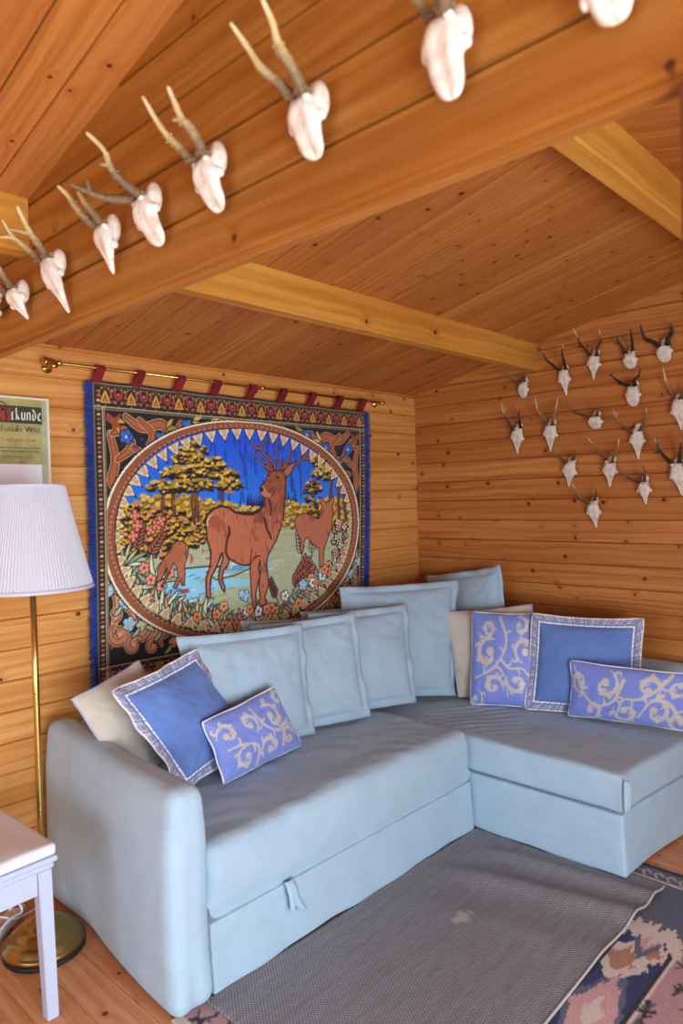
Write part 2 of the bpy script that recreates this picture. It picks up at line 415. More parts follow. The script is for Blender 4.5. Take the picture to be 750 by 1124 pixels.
# the pull tab
bm = bmesh.new()
pts = [(1.437, 1.622, .215), (1.440, 1.606, .196), (1.446, 1.602, .165), (1.462, 1.600, .135), (1.478, 1.603, .115)]
def ribbon(bm, pts, wd, th):
    rows = []
    for i, p in enumerate(pts):
        p = Vector(p); w_ = wd[i] / 2
        rows.append([bm.verts.new(p + Vector(d)) for d in ((-w_, 0, 0), (0, -th, 0), (w_, 0, 0), (w_, th * .6, 0), (0, th * .2, 0), (-w_, th * .6, 0))])
    for a, b in zip(rows, rows[1:]):
        for i in range(6): bm.faces.new((a[i], a[(i + 1) % 6], b[(i + 1) % 6], b[i]))
    bm.faces.new(rows[0]); bm.faces.new(rows[-1][::-1])
ribbon(bm, smooth_pts(pts), [.034 - .0005 * i for i in range(17)], .007)
ribbon(bm, smooth_pts([(1.43, 1.622, .215), (1.428, 1.604, .19), (1.432, 1.602, .16), (1.436, 1.604, .128)]), [.022] * 13, .006)
spart('pull_tab', bm, fr)
# backrests
def f_back(p):
    if p.z > .55: p.z += .006 * nz(p.x * 3, p.y * 3) 
    return p
bm = bmesh.new(); soft_box(bm, 1.19, 3.32, 2.36, 2.50, .01, .615, .05, 40, 4, 10, f_back); spart('backrest', bm)
bm = bmesh.new(); soft_box(bm, 3.225, 3.335, 1.0, 2.355, .01, .615, .05, 4, 30, 10, f_back); spart('backrest', bm)
# chaise
def f_ch(p):
    if p.z > .34:
        e = math.sin(max(0, min(1, (p.y - 1.0) / 1.3)) * math.pi)
        fold = math.exp(-((p.y - 1.78) / .2) ** 2) * step(2.46, 2.56, p.x) * (1 - step(2.8, 3.0, p.x))
        q = p.x * .75 + p.y * 1.0
        p.z += .006 * e + .006 * nz(p.x * 5, p.y * 5) + fold * .006 * math.sin(q * 95 + 2 * nz(p.x * 6, p.y * 6))
    c = math.exp(-(((p.x - 2.455) / .05) ** 2 + ((p.y - 1.0) / .05) ** 2))
    p.x += c * .004 * math.sin((p.x + p.y) * 400); p.z -= c * .004
    if p.x < 2.50: p.x += .004 * nz(p.y * 7, p.z * 9) + .0015 * nz(p.y * 40, p.z * 6)
    p.y -= .05 * step(2.5, 3.1, p.x) * (1 - step(1.0, 1.5, p.y))
    return p
bm = bmesh.new(); soft_box(bm, 2.466, 3.155, 1.002, 2.355, .24, .378, .022, 44, 84, 8, f_ch)
cc = spart('chaise_cushion', bm)
bm = bmesh.new()
for k, (dx, dy) in enumerate(((.003, -.001), (.012, -.004), (.024, -.005))):
    tube(bm, smooth_pts([(2.461 + dx, 1.0 + dy, .366 - .004 * k), (2.459 + dx, .998 + dy, .31), (2.461 + dx, 1.0 + dy, .247)]), [.0035 + .0055 * math.sin(i / 8 * math.pi) for i in range(9)], 6)
spart('corner_pleat', bm, cc)
def f_chb(p):
    low = 1 - step(.0, .22, p.z)
    if p.x < 2.5: p.x -= low * (.006 + .003 * math.sin(p.y * 15)) 
    if p.y < 1.05: p.y -= low * (.008 + .006 * math.sin(p.x * 13)) + .05 * step(2.5, 3.1, p.x)
    if p.z < .05 : p.z += .004 * math.sin(p.y * 19 + p.x * 13)
    return p
bm = bmesh.new(); soft_box(bm, 2.47, 3.155, 1.012, 2.355, .010, .232, .012, 30, 50, 10, f_chb); spart('chaise_base', bm)

# ------------------------------------------------------------------ cushions: a soft body stretched between four corner points
def V3(p): return Vector(p)
def cushion(name, c4, T, label, mat, group, parts, Tb=None, flange=0.0, n=40, pinch=.05, seed=0, edge_mat=None, pipe=None, pipe_mat=None, design=None, wr=.006, droop=0.0, edge_design=None):
    """c4 = bottom left, bottom right, top right, top left as seen from the front"""
    BL, BR, TR, TL = [V3(p) for p in c4]; O = (BL + BR) / 2
    nrm = ((BR - TL).cross(TR - BL)).normalized() ; Tb = T if Tb is None else Tb
    if nrm.dot(Vector((0, 0, 1.38)) - O) < 0: nrm = -nrm
    Wd = ((BR - BL).length + (TR - TL).length) / 2; Hd = ((TL - BL).length + (TR - BR).length) / 2
    fx, fy = flange / Wd * 2, flange / Hd * 2
    def base_pt(a, b):
        s, t = (a + 1) / 2, (b + 1) / 2
        p = (BL * (1 - s) + BR * s) * (1 - t) + (TL * (1 - s) + TR * s) * t
        return p - O
    def warp(a, b):
        return a * (1 - pinch * (1 - b * b)), b * (1 - pinch * (1 - a * a) - (droop * math.cos(a * math.pi / 2) if b > 0 else 0) * b)
    def surf(a, b, side, k=1.0):
        A, B = warp(a * (1 - fx), b * (1 - fy))
        h = max(0.0, (1 - abs(a) ** 2.3) * (1 - abs(b) ** 2.3)) ** .52
        r = nz(a * 1.6 + seed, b * 1.6, seed * 1.7) * wr * 1.6 + abs(nz(a * 3 + seed, b * 3 + a, seed)) * wr * 1.2
        rad = 0
        for ca, cb in ((-1, -1), (1, -1), (1, 1), (-1, 1)):
            dx, dy = a - ca, b - cb; rr = math.hypot(dx, dy)
            rad += math.exp(-(rr / .55) ** 2) * math.sin(math.atan2(dy, dx) * 14 + seed) * min(rr * 2, 1)
        off = (T if side > 0 else -Tb) * h + (r + rad * wr * .6) * min(h * 2, 1)
        return base_pt(A, B) + nrm * (off + side * .0015)
    root = thing(name, O, label, 'cushion', group)
    bm = bmesh.new(); gr = {}
    if design is not None:
        Hn, Wn = design.shape[:2]
    else: Hn = Wn = n
    P = np.zeros((Hn, Wn, 3))
    for j in range(Hn):
        for i in range(Wn):
            P[j, i] = surf(2 * i / (Wn - 1) - 1, 1 - 2 * j / (Hn - 1), 1)
    me = grid_mesh('cover', P, flip=True)
    if design is not None: grid_colors(me, design)
    # close with the back surface
    b2 = bmesh.new(); b2.from_mesh(me)
    m = 24; rows = [[b2.verts.new(surf(2 * i / m - 1, 1 - 2 * j / m, -1)) for i in range(m + 1)] for j in range(m + 1)]
    for j in range(m):
        for i in range(m): b2.faces.new((rows[j][i], rows[j][i + 1], rows[j + 1][i + 1], rows[j + 1][i]))
    if design is not None:
        lay = b2.verts.layers.float_color.get('design'); c0 = design[2, 2]
        for r_ in rows:
            for v in r_: v[lay] = (c0[0], c0[1], c0[2], 1)
    b2.to_mesh(me); b2.free()
    link('cover', me, mat, root, True)
    # outline loop
    def loop_pts(a1, b1, m=28, off=0.0):
        out = []
        for (ax, ay, bx, by) in ((-1, -1, 1, -1), (1, -1, 1, 1), (1, 1, -1, 1), (-1, 1, -1, -1)):
            for i in range(m):
                t = i / m; a, b = (ax + (bx - ax) * t) , (ay + (by - ay) * t)
                out.append((a * a1, b * b1))
        return out
    if flange:
        bm = bmesh.new(); ins = loop_pts(1 - fx * 1.05, 1 - fy * 1.05); mid = loop_pts(1 - fx * .5, 1 - fy * .5); outp = loop_pts(1, 1); L = len(ins)
        rings = []
        for side in (1, -1):
            for q, (ring, amp) in enumerate(((ins, 0), (mid, .5), (outp, 1))):
                rr = []
                for k_, (a, b) in enumerate(ring):
                    A, B = warp(a, b)
                    wv = amp * .007 * (math.sin(k_ * .42 + seed) + .6 * math.sin(k_ * .93 + seed * 2))
                    rr.append(bm.verts.new(base_pt(A, B) + nrm * (wv + side * (.004 if q == 0 else .0022))))
                rings.append(rr)
        for a, b in ((0, 1), (1, 2)):
            for k_ in range(L): bm.faces.new((rings[a][k_], rings[a][(k_ + 1) % L], rings[b][(k_ + 1) % L], rings[b][k_]))
        for a, b in ((3, 4), (4, 5)):
            for k_ in range(L): bm.faces.new((rings[b][k_], rings[b][(k_ + 1) % L], rings[a][(k_ + 1) % L], rings[a][k_]))
        for k_ in range(L): bm.faces.new((rings[2][k_], rings[2][(k_ + 1) % L], rings[5][(k_ + 1) % L], rings[5][k_]))
        uvl = bm.loops.layers.uv.new('uv')
        o = from_bm('border' if edge_mat else 'flange', bm, edge_mat or mat, root, True)
        if edge_mat: plaid_uv(o, ins, mid, outp, L)
    if pipe:
        bm = bmesh.new(); lp = []
        for a, b in loop_pts(1, 1):
            # round the corners slightly
            A, B = warp(a, b); ra = abs(a * b); sc = 1 - .02 * max(0, (ra - .9) / .1)
            p = base_pt(A * sc, B * sc)
            if flange:
                k_ = len(lp); p = p + nrm * (.007 * (math.sin(k_ * .42 + seed) + .6 * math.sin(k_ * .93 + seed * 2)))
            else: p = p + nrm * (.0025 * math.sin(len(lp) * .5 + seed))
            lp.append(p)
        lp.append(lp[0]); lp.append(lp[1]); tube(bm, lp, pipe, 6); from_bm('piping', bm, pipe_mat, root, True)
    return root
def plaid_uv(o, ins, mid, outp, L):
    # u runs along the border, v across it
    me = o.data; uv = me.uv_layers['uv'].data; seq = []
    for f in range(5):
        for k_ in range(L):
            side = [(0, 1), (1, 2), (5, 4), (4, 3), (2, 5)][f] if False else None
    V = {0: 0.0, 1: .5, 2: 1.0, 3: 0.0, 4: .5, 5: 1.0}
    for p in me.polygons:
        ks = [(v // L, v % L) for v in p.vertices]; mx = max(k for _, k in ks)
        for li, (r_, k_) in zip(p.loop_indices, ks):
            kk = k_ if not (k_ == 0 and mx == L - 1) else L
            uv[li].uv = (kk / 28.0, V[r_])

# plaid: white stripes and blue/grey checks on the border
k = N('blue_plaid_border'); uv = k.sep(k.n('ShaderNodeUVMap', uv_map='uv').outputs[0])
def stripes(k, t, freq, lo, hi):
    f = k.math('FRACT', k.math('MULTIPLY', t, freq)); return k.math('MULTIPLY', k.math('GREATER_THAN', f, lo), k.math('LESS_THAN', f, hi))
c = k.mix(stripes(k, uv[0], 9, .0, .45), rgb(222, 224, 232), rgb(150, 158, 190))
c = k.mix(stripes(k, uv[1], 1, .18, .42), c, rgb(134, 140, 172)); c = k.mix(stripes(k, uv[1], 1, .50, .58), c, rgb(92, 104, 150))
c = k.mix(stripes(k, uv[1], 1, .66, .84), c, rgb(150, 156, 182)); c = k.mix(stripes(k, uv[1], 1, .0, .13), c, rgb(240, 240, 242))
c = k.mix(stripes(k, uv[0], 9, .60, .68), c, rgb(100, 110, 160))
k.base(c); k.rough(.9); M_plaid = k.m
M_cream = fabric('cream_cotton', (214, 206, 190), .05); M_mid = fabric('cornflower_blue_cotton', (106, 138, 204), .06)
M_pipe_w = plain('white_piping', (236, 232, 230), .8); M_pipe_l = plain('lilac_piping', (150, 160, 214), .8)
M_scroll = N('damask'); 
def damask_mat():
    k = M_scroll; a = k.n('ShaderNodeVertexColor', layer_name='design'); k.base(a.outputs[0])
    s = k.sep(a.outputs[0]); k.rough(k.ramp(s[0], .3, .5, .55, .38)); k.b.inputs['Sheen Weight'].default_value = .2
    k.bump(k.noise(k.coords(), 800, 2), .2, .001); return k.m
M_scroll = damask_mat()
GOLD = (200, 192, 184); LILAC = (122, 142, 216)
def spiral(cx, cy, r0, r1, a0, turns, n=26):
    return [(cx + (r0 + (r1 - r0) * (i / (n - 1)) ** .8) * math.cos(a0 + turns * 2 * math.pi * i / (n - 1)), cy + (r0 + (r1 - r0) * (i / (n - 1)) ** .8) * math.sin(a0 + turns * 2 * math.pi * i / (n - 1))) for i in range(n)]
def acanthus(P, cx, cy, r, a0, hand=1, col=GOLD):
    """a scroll: thick-thin spiral ending in a bud, with curled leaf lobes on its outside"""
    pts = spiral(cx, cy, r, r * .22, a0, .95 * hand); n = len(pts)
    P.line(pts, [r * (.08 + .27 * math.sin(min(1, i / (n - 1) * 1.05) * math.pi) ** 1.2) for i in range(n)], col)
    P.disc(pts[-1][0], pts[-1][1], r * .27, col)
    for q in (2, 6, 10, 14):
        x, y = pts[q]; a = math.atan2(y - cy, x - cx); d = r * (.42 - .014 * q)
        lp = [(x, y), (x + d * .5 * math.cos(a - .3 * hand), y + d * .5 * math.sin(a - .3 * hand)), (x + d * math.cos(a + .45 * hand), y + d * math.sin(a + .45 * hand)), (x + d * .95 * math.cos(a + .9 * hand), y + d * .95 * math.sin(a + .9 * hand))]
        P.line([(p.x, p.y) for p in smooth_pts([(a_, b_, 0) for a_, b_ in lp], 4)], [r * .22 * (1 - i / 14) + r * .04 for i in range(13)], col)
    # inner bud leaf
    x, y = pts[int(n * .55)]; a = math.atan2(cy - y, cx - x)
    P.line([(x, y), (x + r * .25 * math.cos(a), y + r * .25 * math.sin(a)), (x + r * .42 * math.cos(a + .7 * hand), y + r * .42 * math.sin(a + .7 * hand))], [r * .06, r * .16, r * .05], col)
def stem(P, pts, w0, w1, col=GOLD):
    q = smooth_pts([(a, b, 0) for a, b in pts], 6); n = len(q)
    P.line([(p.x, p.y) for p in q], [.7 * (w0 + (w1 - w0) * i / (n - 1)) for i in range(n)], col)
    for i in range(4, n - 3, 5):
        d = q[i + 1] - q[i]; d.normalize(); s = 1 if (i // 5) % 2 else -1; nn = Vector((-d.y, d.x, 0)) * s; p = q[i]
        P.line([(p.x, p.y), (p.x + d.x * .012 + nn.x * .010, p.y + d.y * .012 + nn.y * .010), (p.x + d.x * .016 + nn.x * .026, p.y + d.y * .016 + nn.y * .026), (p.x + d.x * .008 + nn.x * .034, p.y + d.y * .008 + nn.y * .034)], [.004, .010, .008, .003], col)
def damask(w, h, px, items, stems, seed=1):
    P = Paint(w, h, px, LILAC)
    for it in stems: stem(P, *it)
    for it in items: acanthus(P, *it)
    return P.lin()
D_sq = damask(.36, .42, .0032,
    [(.09, .07, .055, 2.6, -1), (.27, .06, .05, 4.2, 1), (.10, .19, .078, 5.2, -1), (.30, .16, .065, 1.8, 1), (.13, .335, .06, .3, -1), (.26, .31, .06, 3.6, -1), (.33, .40, .05, 4.2, 1), (.03, .40, .05, 5.2, 1)],
    [([(.03, .30), (.10, .27), (.17, .21), (.2, .12), (.16, .02)], .012, .022), ([(.17, .21), (.22, .25), (.29, .25), (.34, .31)], .02, .008), ([(.10, .27), (.16, .25), (.2, .3), (.21, .38)], .018, .008)])
D_lum = damask(.50, .23, .0030,
    [(.05, .07, .05, 1.0, 1), (.16, .07, .062, 4.9, 1), (.33, .06, .058, 1.0, -1), (.44, .05, .05, 5.6, 1), (.11, .18, .05, 2.2, -1), (.26, .17, .058, 3.4, -1), (.38, .16, .062, 4.2, 1), (.47, .19, .05, .6, 1)],
    [([(.02, .02), (.07, .12), (.13, .16), (.20, .13), (.23, .04)], .01, .022), ([(.22, .20), (.24, .12), (.3, .11), (.36, .07), (.40, .01)], .012, .024), ([(.31, .19), (.36, .11), (.43, .12), (.48, .2)], .012, .02)])
D_lum2 = damask(.46, .27, .0030,
    [(.07, .08, .055, 3.0, 1), (.19, .07, .05, 1.2, -1), (.33, .09, .062, 4.2, 1), (.42, .04, .045, 1.0, -1), (.11, .20, .055, 5.2, -1), (.25, .20, .062, 2.6, 1), (.38, .20, .055, .2, -1)],
    [([(.04, .14), (.12, .14), (.18, .17), (.16, .25)], .01, .02), ([(.24, .02), (.26, .10), (.33, .15), (.42, .13)], .012, .022), ([(.32, .22), (.38, .14), (.44, .16)], .018, .01)])

GB = 'pale blue flanged back cushions'
# pale blue back cushions along the tapestry
cushion('back_cushion', [(1.88, 2.34, .45), (2.34, 2.34, .45), (2.34, 2.385, .835), (1.885, 2.385, .872)], .03, 'pale blue cushion, only a sliver showing above the back cushion nearest the armrest', M_sofa, GB, 0, flange=.025, seed=1, n=24)
cushion('back_cushion', [(2.2, 2.30, .45), (2.75, 2.30, .45), (2.75, 2.355, .85), (2.195, 2.355, .872)], .03, 'pale blue cushion squeezed behind, only its rounded corner showing above the second back cushion', M_sofa, GB, 0, flange=.025, seed=2, n=24)
cushion('back_cushion', [(3.12, 2.30, .46), (3.08, 1.80, .46), (3.20, 1.915, 1.018), (3.24, 2.42, .93)], .04, 'rearmost pale blue back cushion in the corner, its pointed tip highest of all', M_sofa, GB, 0, flange=.03, seed=3, pinch=.03)
cushion('back_cushion', [(2.40, 2.27, .43), (2.90, 2.005, .395), (3.08, 2.10, .943), (2.45, 2.35, .955)], .05, 'tall pale blue back cushion standing diagonally across the corner of the sofa', M_sofa, GB, 0, flange=.03, seed=4, pinch=.03, Tb=.02)
cushion('back_cushion', [(2.12, 2.17, .43), (2.60, 2.01, .43), (2.685, 2.125, .866), (2.16, 2.27, .875)], .045, 'pale blue back cushion just left of the tall corner one, third from the armrest', M_sofa, GB, 0, flange=.03, seed=5, Tb=.012, pinch=.03)
cushion('back_cushion', [(1.80, 2.17, .43), (2.30, 2.033, .43), (2.315, 2.125, .874), (1.84, 2.27, .87)], .045, 'pale blue back cushion second from the armrest, between two overlapping ones', M_sofa, GB, 0, flange=.03, seed=6, Tb=.012, pinch=.03)
cushion('back_cushion', [(1.41, 2.08, .43), (1.995, 2.07, .43), (1.985, 2.115, .873), (1.418, 2.16, .903)], .05, 'pale blue back cushion nearest the armrest, behind the small scroll patterned cushion', M_sofa, GB, 0, flange=.03, seed=7, Tb=.012, pinch=.03)
# scatter cushions at the arm end
cushion('scatter_cushion', [(1.19, 2.13, .44), (1.48, 2.18, .50), (1.285, 2.20, .84), (1.03, 2.18, .765)], .04, 'plain cream cushion with lilac piping leaning over the sofa armrest', M_cream, 'plain cream scatter cushions', 0, pipe=.003, pipe_mat=M_pipe_l, seed=8, Tb=.03, pinch=.04)
cushion('scatter_cushion', [(1.295, 1.965, .436), (1.74, 2.10, .47), (1.45, 2.10, .865), (1.055, 1.98, .818)], .055, 'mid blue cushion with a plaid border tilted against the sofa armrest', M_mid, 'blue cushions with plaid borders', 0, flange=.038, edge_mat=M_plaid, pipe=.003, pipe_mat=M_pipe_w, seed=9, Tb=.03, pinch=.05, wr=.008)
cushion('scatter_cushion', [(1.425, 1.925, .435), (1.85, 1.99, .440), (1.72, 2.0, .69), (1.36, 1.95, .655)], .045, 'small oblong lilac cushion with beige scrolls at the armrest end of the sofa', M_scroll, 'lilac cushions with beige scrolls', 0, pipe=.0035, pipe_mat=M_pipe_w, seed=10, Tb=.03, design=D_lum2, wr=.004)
# scatter cushions on the chaise
cushion('scatter_cushion', [(2.90, 1.99, .39), (3.07, 1.62, .40), (3.12, 1.70, .845), (2.96, 2.115, .79)], .045, 'plain cream cushion on the chaise, behind the upright scroll patterned one', M_cream, 'plain cream scatter cushions', 0, pipe=.003, pipe_mat=M_pipe_l, seed=11, Tb=.03, pinch=.04)
cushion('scatter_cushion', [(2.838, 1.882, .388), (2.96, 1.60, .392), (3.04, 1.625, .815), (2.94, 1.925, .812)], .045, 'upright lilac cushion with beige scrolls in front of the cream cushion on the chaise', M_scroll, 'lilac cushions with beige scrolls', 0, pipe=.0035, pipe_mat=M_pipe_w, seed=12, Tb=.02, design=D_sq, pinch=.03, wr=.004)
cushion('scatter_cushion', [(2.925, 1.645, .39), (3.06, 1.17, .392), (3.13, 1.172, .826), (2.985, 1.632, .828)], .05, 'square mid blue cushion with a plaid border standing on the chaise against the log wall', M_mid, 'blue cushions with plaid borders', 0, flange=.038, edge_mat=M_plaid, pipe=.003, pipe_mat=M_pipe_w, seed=13, Tb=.03, pinch=.035, wr=.005, droop=.03)
cushion('scatter_cushion', [(2.935, 1.437, .398), (3.0, .965, .410), (2.96, .885, .655), (2.925, 1.418, .647)], .045, 'long oblong lilac cushion with beige scrolls on the chaise at the right edge', M_scroll, 'lilac cushions with beige scrolls', 0, pipe=.0035, pipe_mat=M_pipe_w, seed=14, Tb=.03, design=D_lum, wr=.004)
# ------------------------------------------------------------------ rugs
class Ikat:
    pass
def kilim_design():
    px = .0045; w_, h_ = 1.62, 1.42; P = Paint(w_, h_, px, (184, 142, 144)); H_, W_ = P.a.shape[:2]
    rs = np.random.RandomState(5)
    x = 1.02 + P.X; y = 1.64 - P.Y            # world coordinates of each knot
    row = np.floor(y / .009).astype(int) + 500
    j1 = rs.uniform(-1, 1, 2000)[row]; j2 = rs.uniform(-1, 1, 2000)[row]
    navy, grey, cream, pink, tan, black = (36, 44, 96), (88, 98, 120), (214, 200, 190), (206, 158, 162), (172, 128, 98), (28, 26, 34)
    A = P.a
    def setc(m, c): A[m] = c
    # long ikat bands with stepped medallions
    for y0, y1 in ((.745, .895), (.30, .45), (1.19, 1.34)):
        yc, hh = (y0 + y1) / 2, (y1 - y0) / 2
        b = (y > y0) & (y < y1); setc(b, navy)
        for k_ in range(5):
            for xo, cs, L in ((1.78, ((.84, grey), (.66, pink), (.26, cream)), .28), (2.02, ((.80, cream), (.46, tan)), .14)):
                cx = xo + (k_ - 3) * .52 + (0 if xo < 1.9 else .02)
                d = np.abs(x - cx + .016 * j1) / L + np.abs(y - yc - (.0 if xo < 1.9 else .03)) / (hh * 1.25) * .9
                for th, c in cs: setc(b & (d < th + .05 * j2), c)
            d = np.abs(x - (2.12 + (k_ - 3) * .52) + .014 * j2) / .10 + np.abs(y - yc + .035) / (hh * 1.2)
            setc(b & (d < .62), cream); setc(b & (d < .3), tan)
        for e in (y0, y1): setc(np.abs(y - e) < .006, black); setc(np.abs(y - e + .012 * (1 if e == y0 else -1)) < .004, cream)
    # grey-blue end field
    e = x + .03 * j1 + .03 * np.abs(np.sin(y * 20)); b = (e > 2.27) & (x < 2.55); setc(b & (y < 1.2), grey)
    b = (e > 2.20) & (e <= 2.29); setc(b, cream)
    for s_ in range(330):                        # dark and pink branching sprigs on the pink ground and in the grey end
        cx, cy = rs.uniform(1.05, 2.5), rs.choice([rs.uniform(.47, .72), rs.uniform(.92, 1.15), rs.uniform(1.36, 1.6)])
        c = black if cx < 2.3 else pink
        for q in range(5):
            a = rs.uniform(0, 6.28); P.line([(cx - 1.02, 1.64 - cy), (cx - 1.02 + .035 * math.cos(a), 1.64 - cy + .02 * math.sin(a))], .007, c if q < 4 else (74, 84, 70))
    A = P.a
    f = x > 2.545; setc(f, grey)
    for s_ in range(34):
        cy = .26 + s_ * .042; P.line([(2.56 - 1.02, 1.64 - cy), (2.585 - 1.02, 1.625 - cy), (2.60 - 1.02, 1.64 - cy), (2.585 - 1.02, 1.655 - cy)], .008, (210, 178, 160))
    setc(np.abs(x - 2.545) < .006, cream); setc(x > 2.618, black); setc(x < 1.05, cream)
    n_ = rs.uniform(-9, 9, A.shape[:2])[..., None]; P.a = np.clip(A + n_, 0, 255)
    return P.lin()
D = kilim_design(); Hn, Wn = D.shape[:2]
P = np.zeros((Hn, Wn, 3)); P[..., 0] = 1.02 + np.arange(Wn)[None, :] * .0045; P[..., 1] = 1.64 - np.arange(Hn)[:, None] * .0045
P[..., 2] = .0045 + .0006 * np.sin(P[..., 0] * 700) * np.sin(P[..., 1] * 700)
me = grid_mesh('patterned_rug', P, flip=True); grid_colors(me, D)
o = link('patterned_rug', me, design_mat('kilim_wool', bscale=600, bump=.5)); o.modifiers.new('thickness', 'SOLIDIFY').thickness = .004; o.modifiers['thickness'].offset = -1
tag(o, 'navy, pink and cream patterned woven rug lying on the floorboards beneath the grey mat', 'rug')
# plain grey woven mat with a rumple at the chaise
k = N('grey_flatweave'); co = k.coords(); ax = k.sep(co)
cell = k.math('MULTIPLY', k.math('SINE', k.math('MULTIPLY', ax[0], 620.0)), k.math('SINE', k.math('MULTIPLY', ax[1], 420.0)))
rowj = k.noise(k.vec(k.math('MULTIPLY', ax[0], 12.0), k.math('MULTIPLY', ax[1], 190.0), 0.0), 1.0, 3)
c = k.mix(k.ramp(k.math('ADD', cell, k.math('MULTIPLY', rowj, 1.4)), -.2, 1.6), rgb(106, 107, 112), rgb(168, 169, 176))
c = k.mix(k.ramp(k.noise(k.vec(k.math('MULTIPLY', ax[0], 3.0), k.math('MULTIPLY', ax[1], 40.0), 0.0), 1.0, 2), .4, .7, 0, .3), c, rgb(122, 112, 106))
d = k.n('ShaderNodeVectorMath', operation='DISTANCE'); k.put(d.inputs[0], k.vec(k.math('MULTIPLY', ax[0], .6), ax[1], 0.0)); d.inputs[1].default_value = (1.896 * .6, 1.305, 0)
edge = k.math('MULTIPLY_ADD', k.noise(co, 30, 3), .06, d.outputs['Value'])
c = k.mix(k.ramp(edge, .040, .060, .75, 0.0), c, rgb(196, 190, 190))
k.base(c); k.rough(.95); k.bump(k.math('MULTIPLY_ADD', rowj, .5, cell), .6, .003); M_mat = k.m
nx, ny = 150, 80; P = np.zeros((ny, nx, 3))
for j in range(ny):
    for i in range(nx):
        x_ = 1.12 + (2.525 - 1.12) * i / (nx - 1); y_ = .895 + ((1.622 if x_ < 2.463 else 1.012) - .895) * j / (ny - 1)
        fade = 1 - step(1.35, 1.62, y_); sh = .25 * (y_ - .9)
        z_ = .012 + fade * (.020 * math.exp(-((x_ - 2.27 + sh) / .055) ** 2) + .016 * math.exp(-((x_ - 2.42 + sh * .6) / .045) ** 2) + .006 * math.exp(-((x_ - 2.02 + sh) / .07) ** 2))
        z_ = .012 + (z_ - .012) * (1 - step(2.45, 2.52, x_))
        P[j, i] = (x_, y_ + .004 * math.sin(x_ * 7), z_)
me = grid_mesh('grey_mat', P, flip=False)
o = link('grey_mat', me, M_mat, smooth=True); mo = o.modifiers.new('thickness', 'SOLIDIFY'); mo.thickness = .005; mo.offset = -1
tag(o, 'plain grey woven mat with a pale stain, rumpled beside the chaise', 'rug')
bm = bmesh.new()
bi = [(P[0, i][0], P[0, i][1] - .002, P[0, i][2] - .001) for i in range(0, nx, 2)] ; tube(bm, bi, .0045, 6)
b_ = from_bm('bound_edge', bm, plain('mat_binding', (186, 178, 174), .9), o, True)

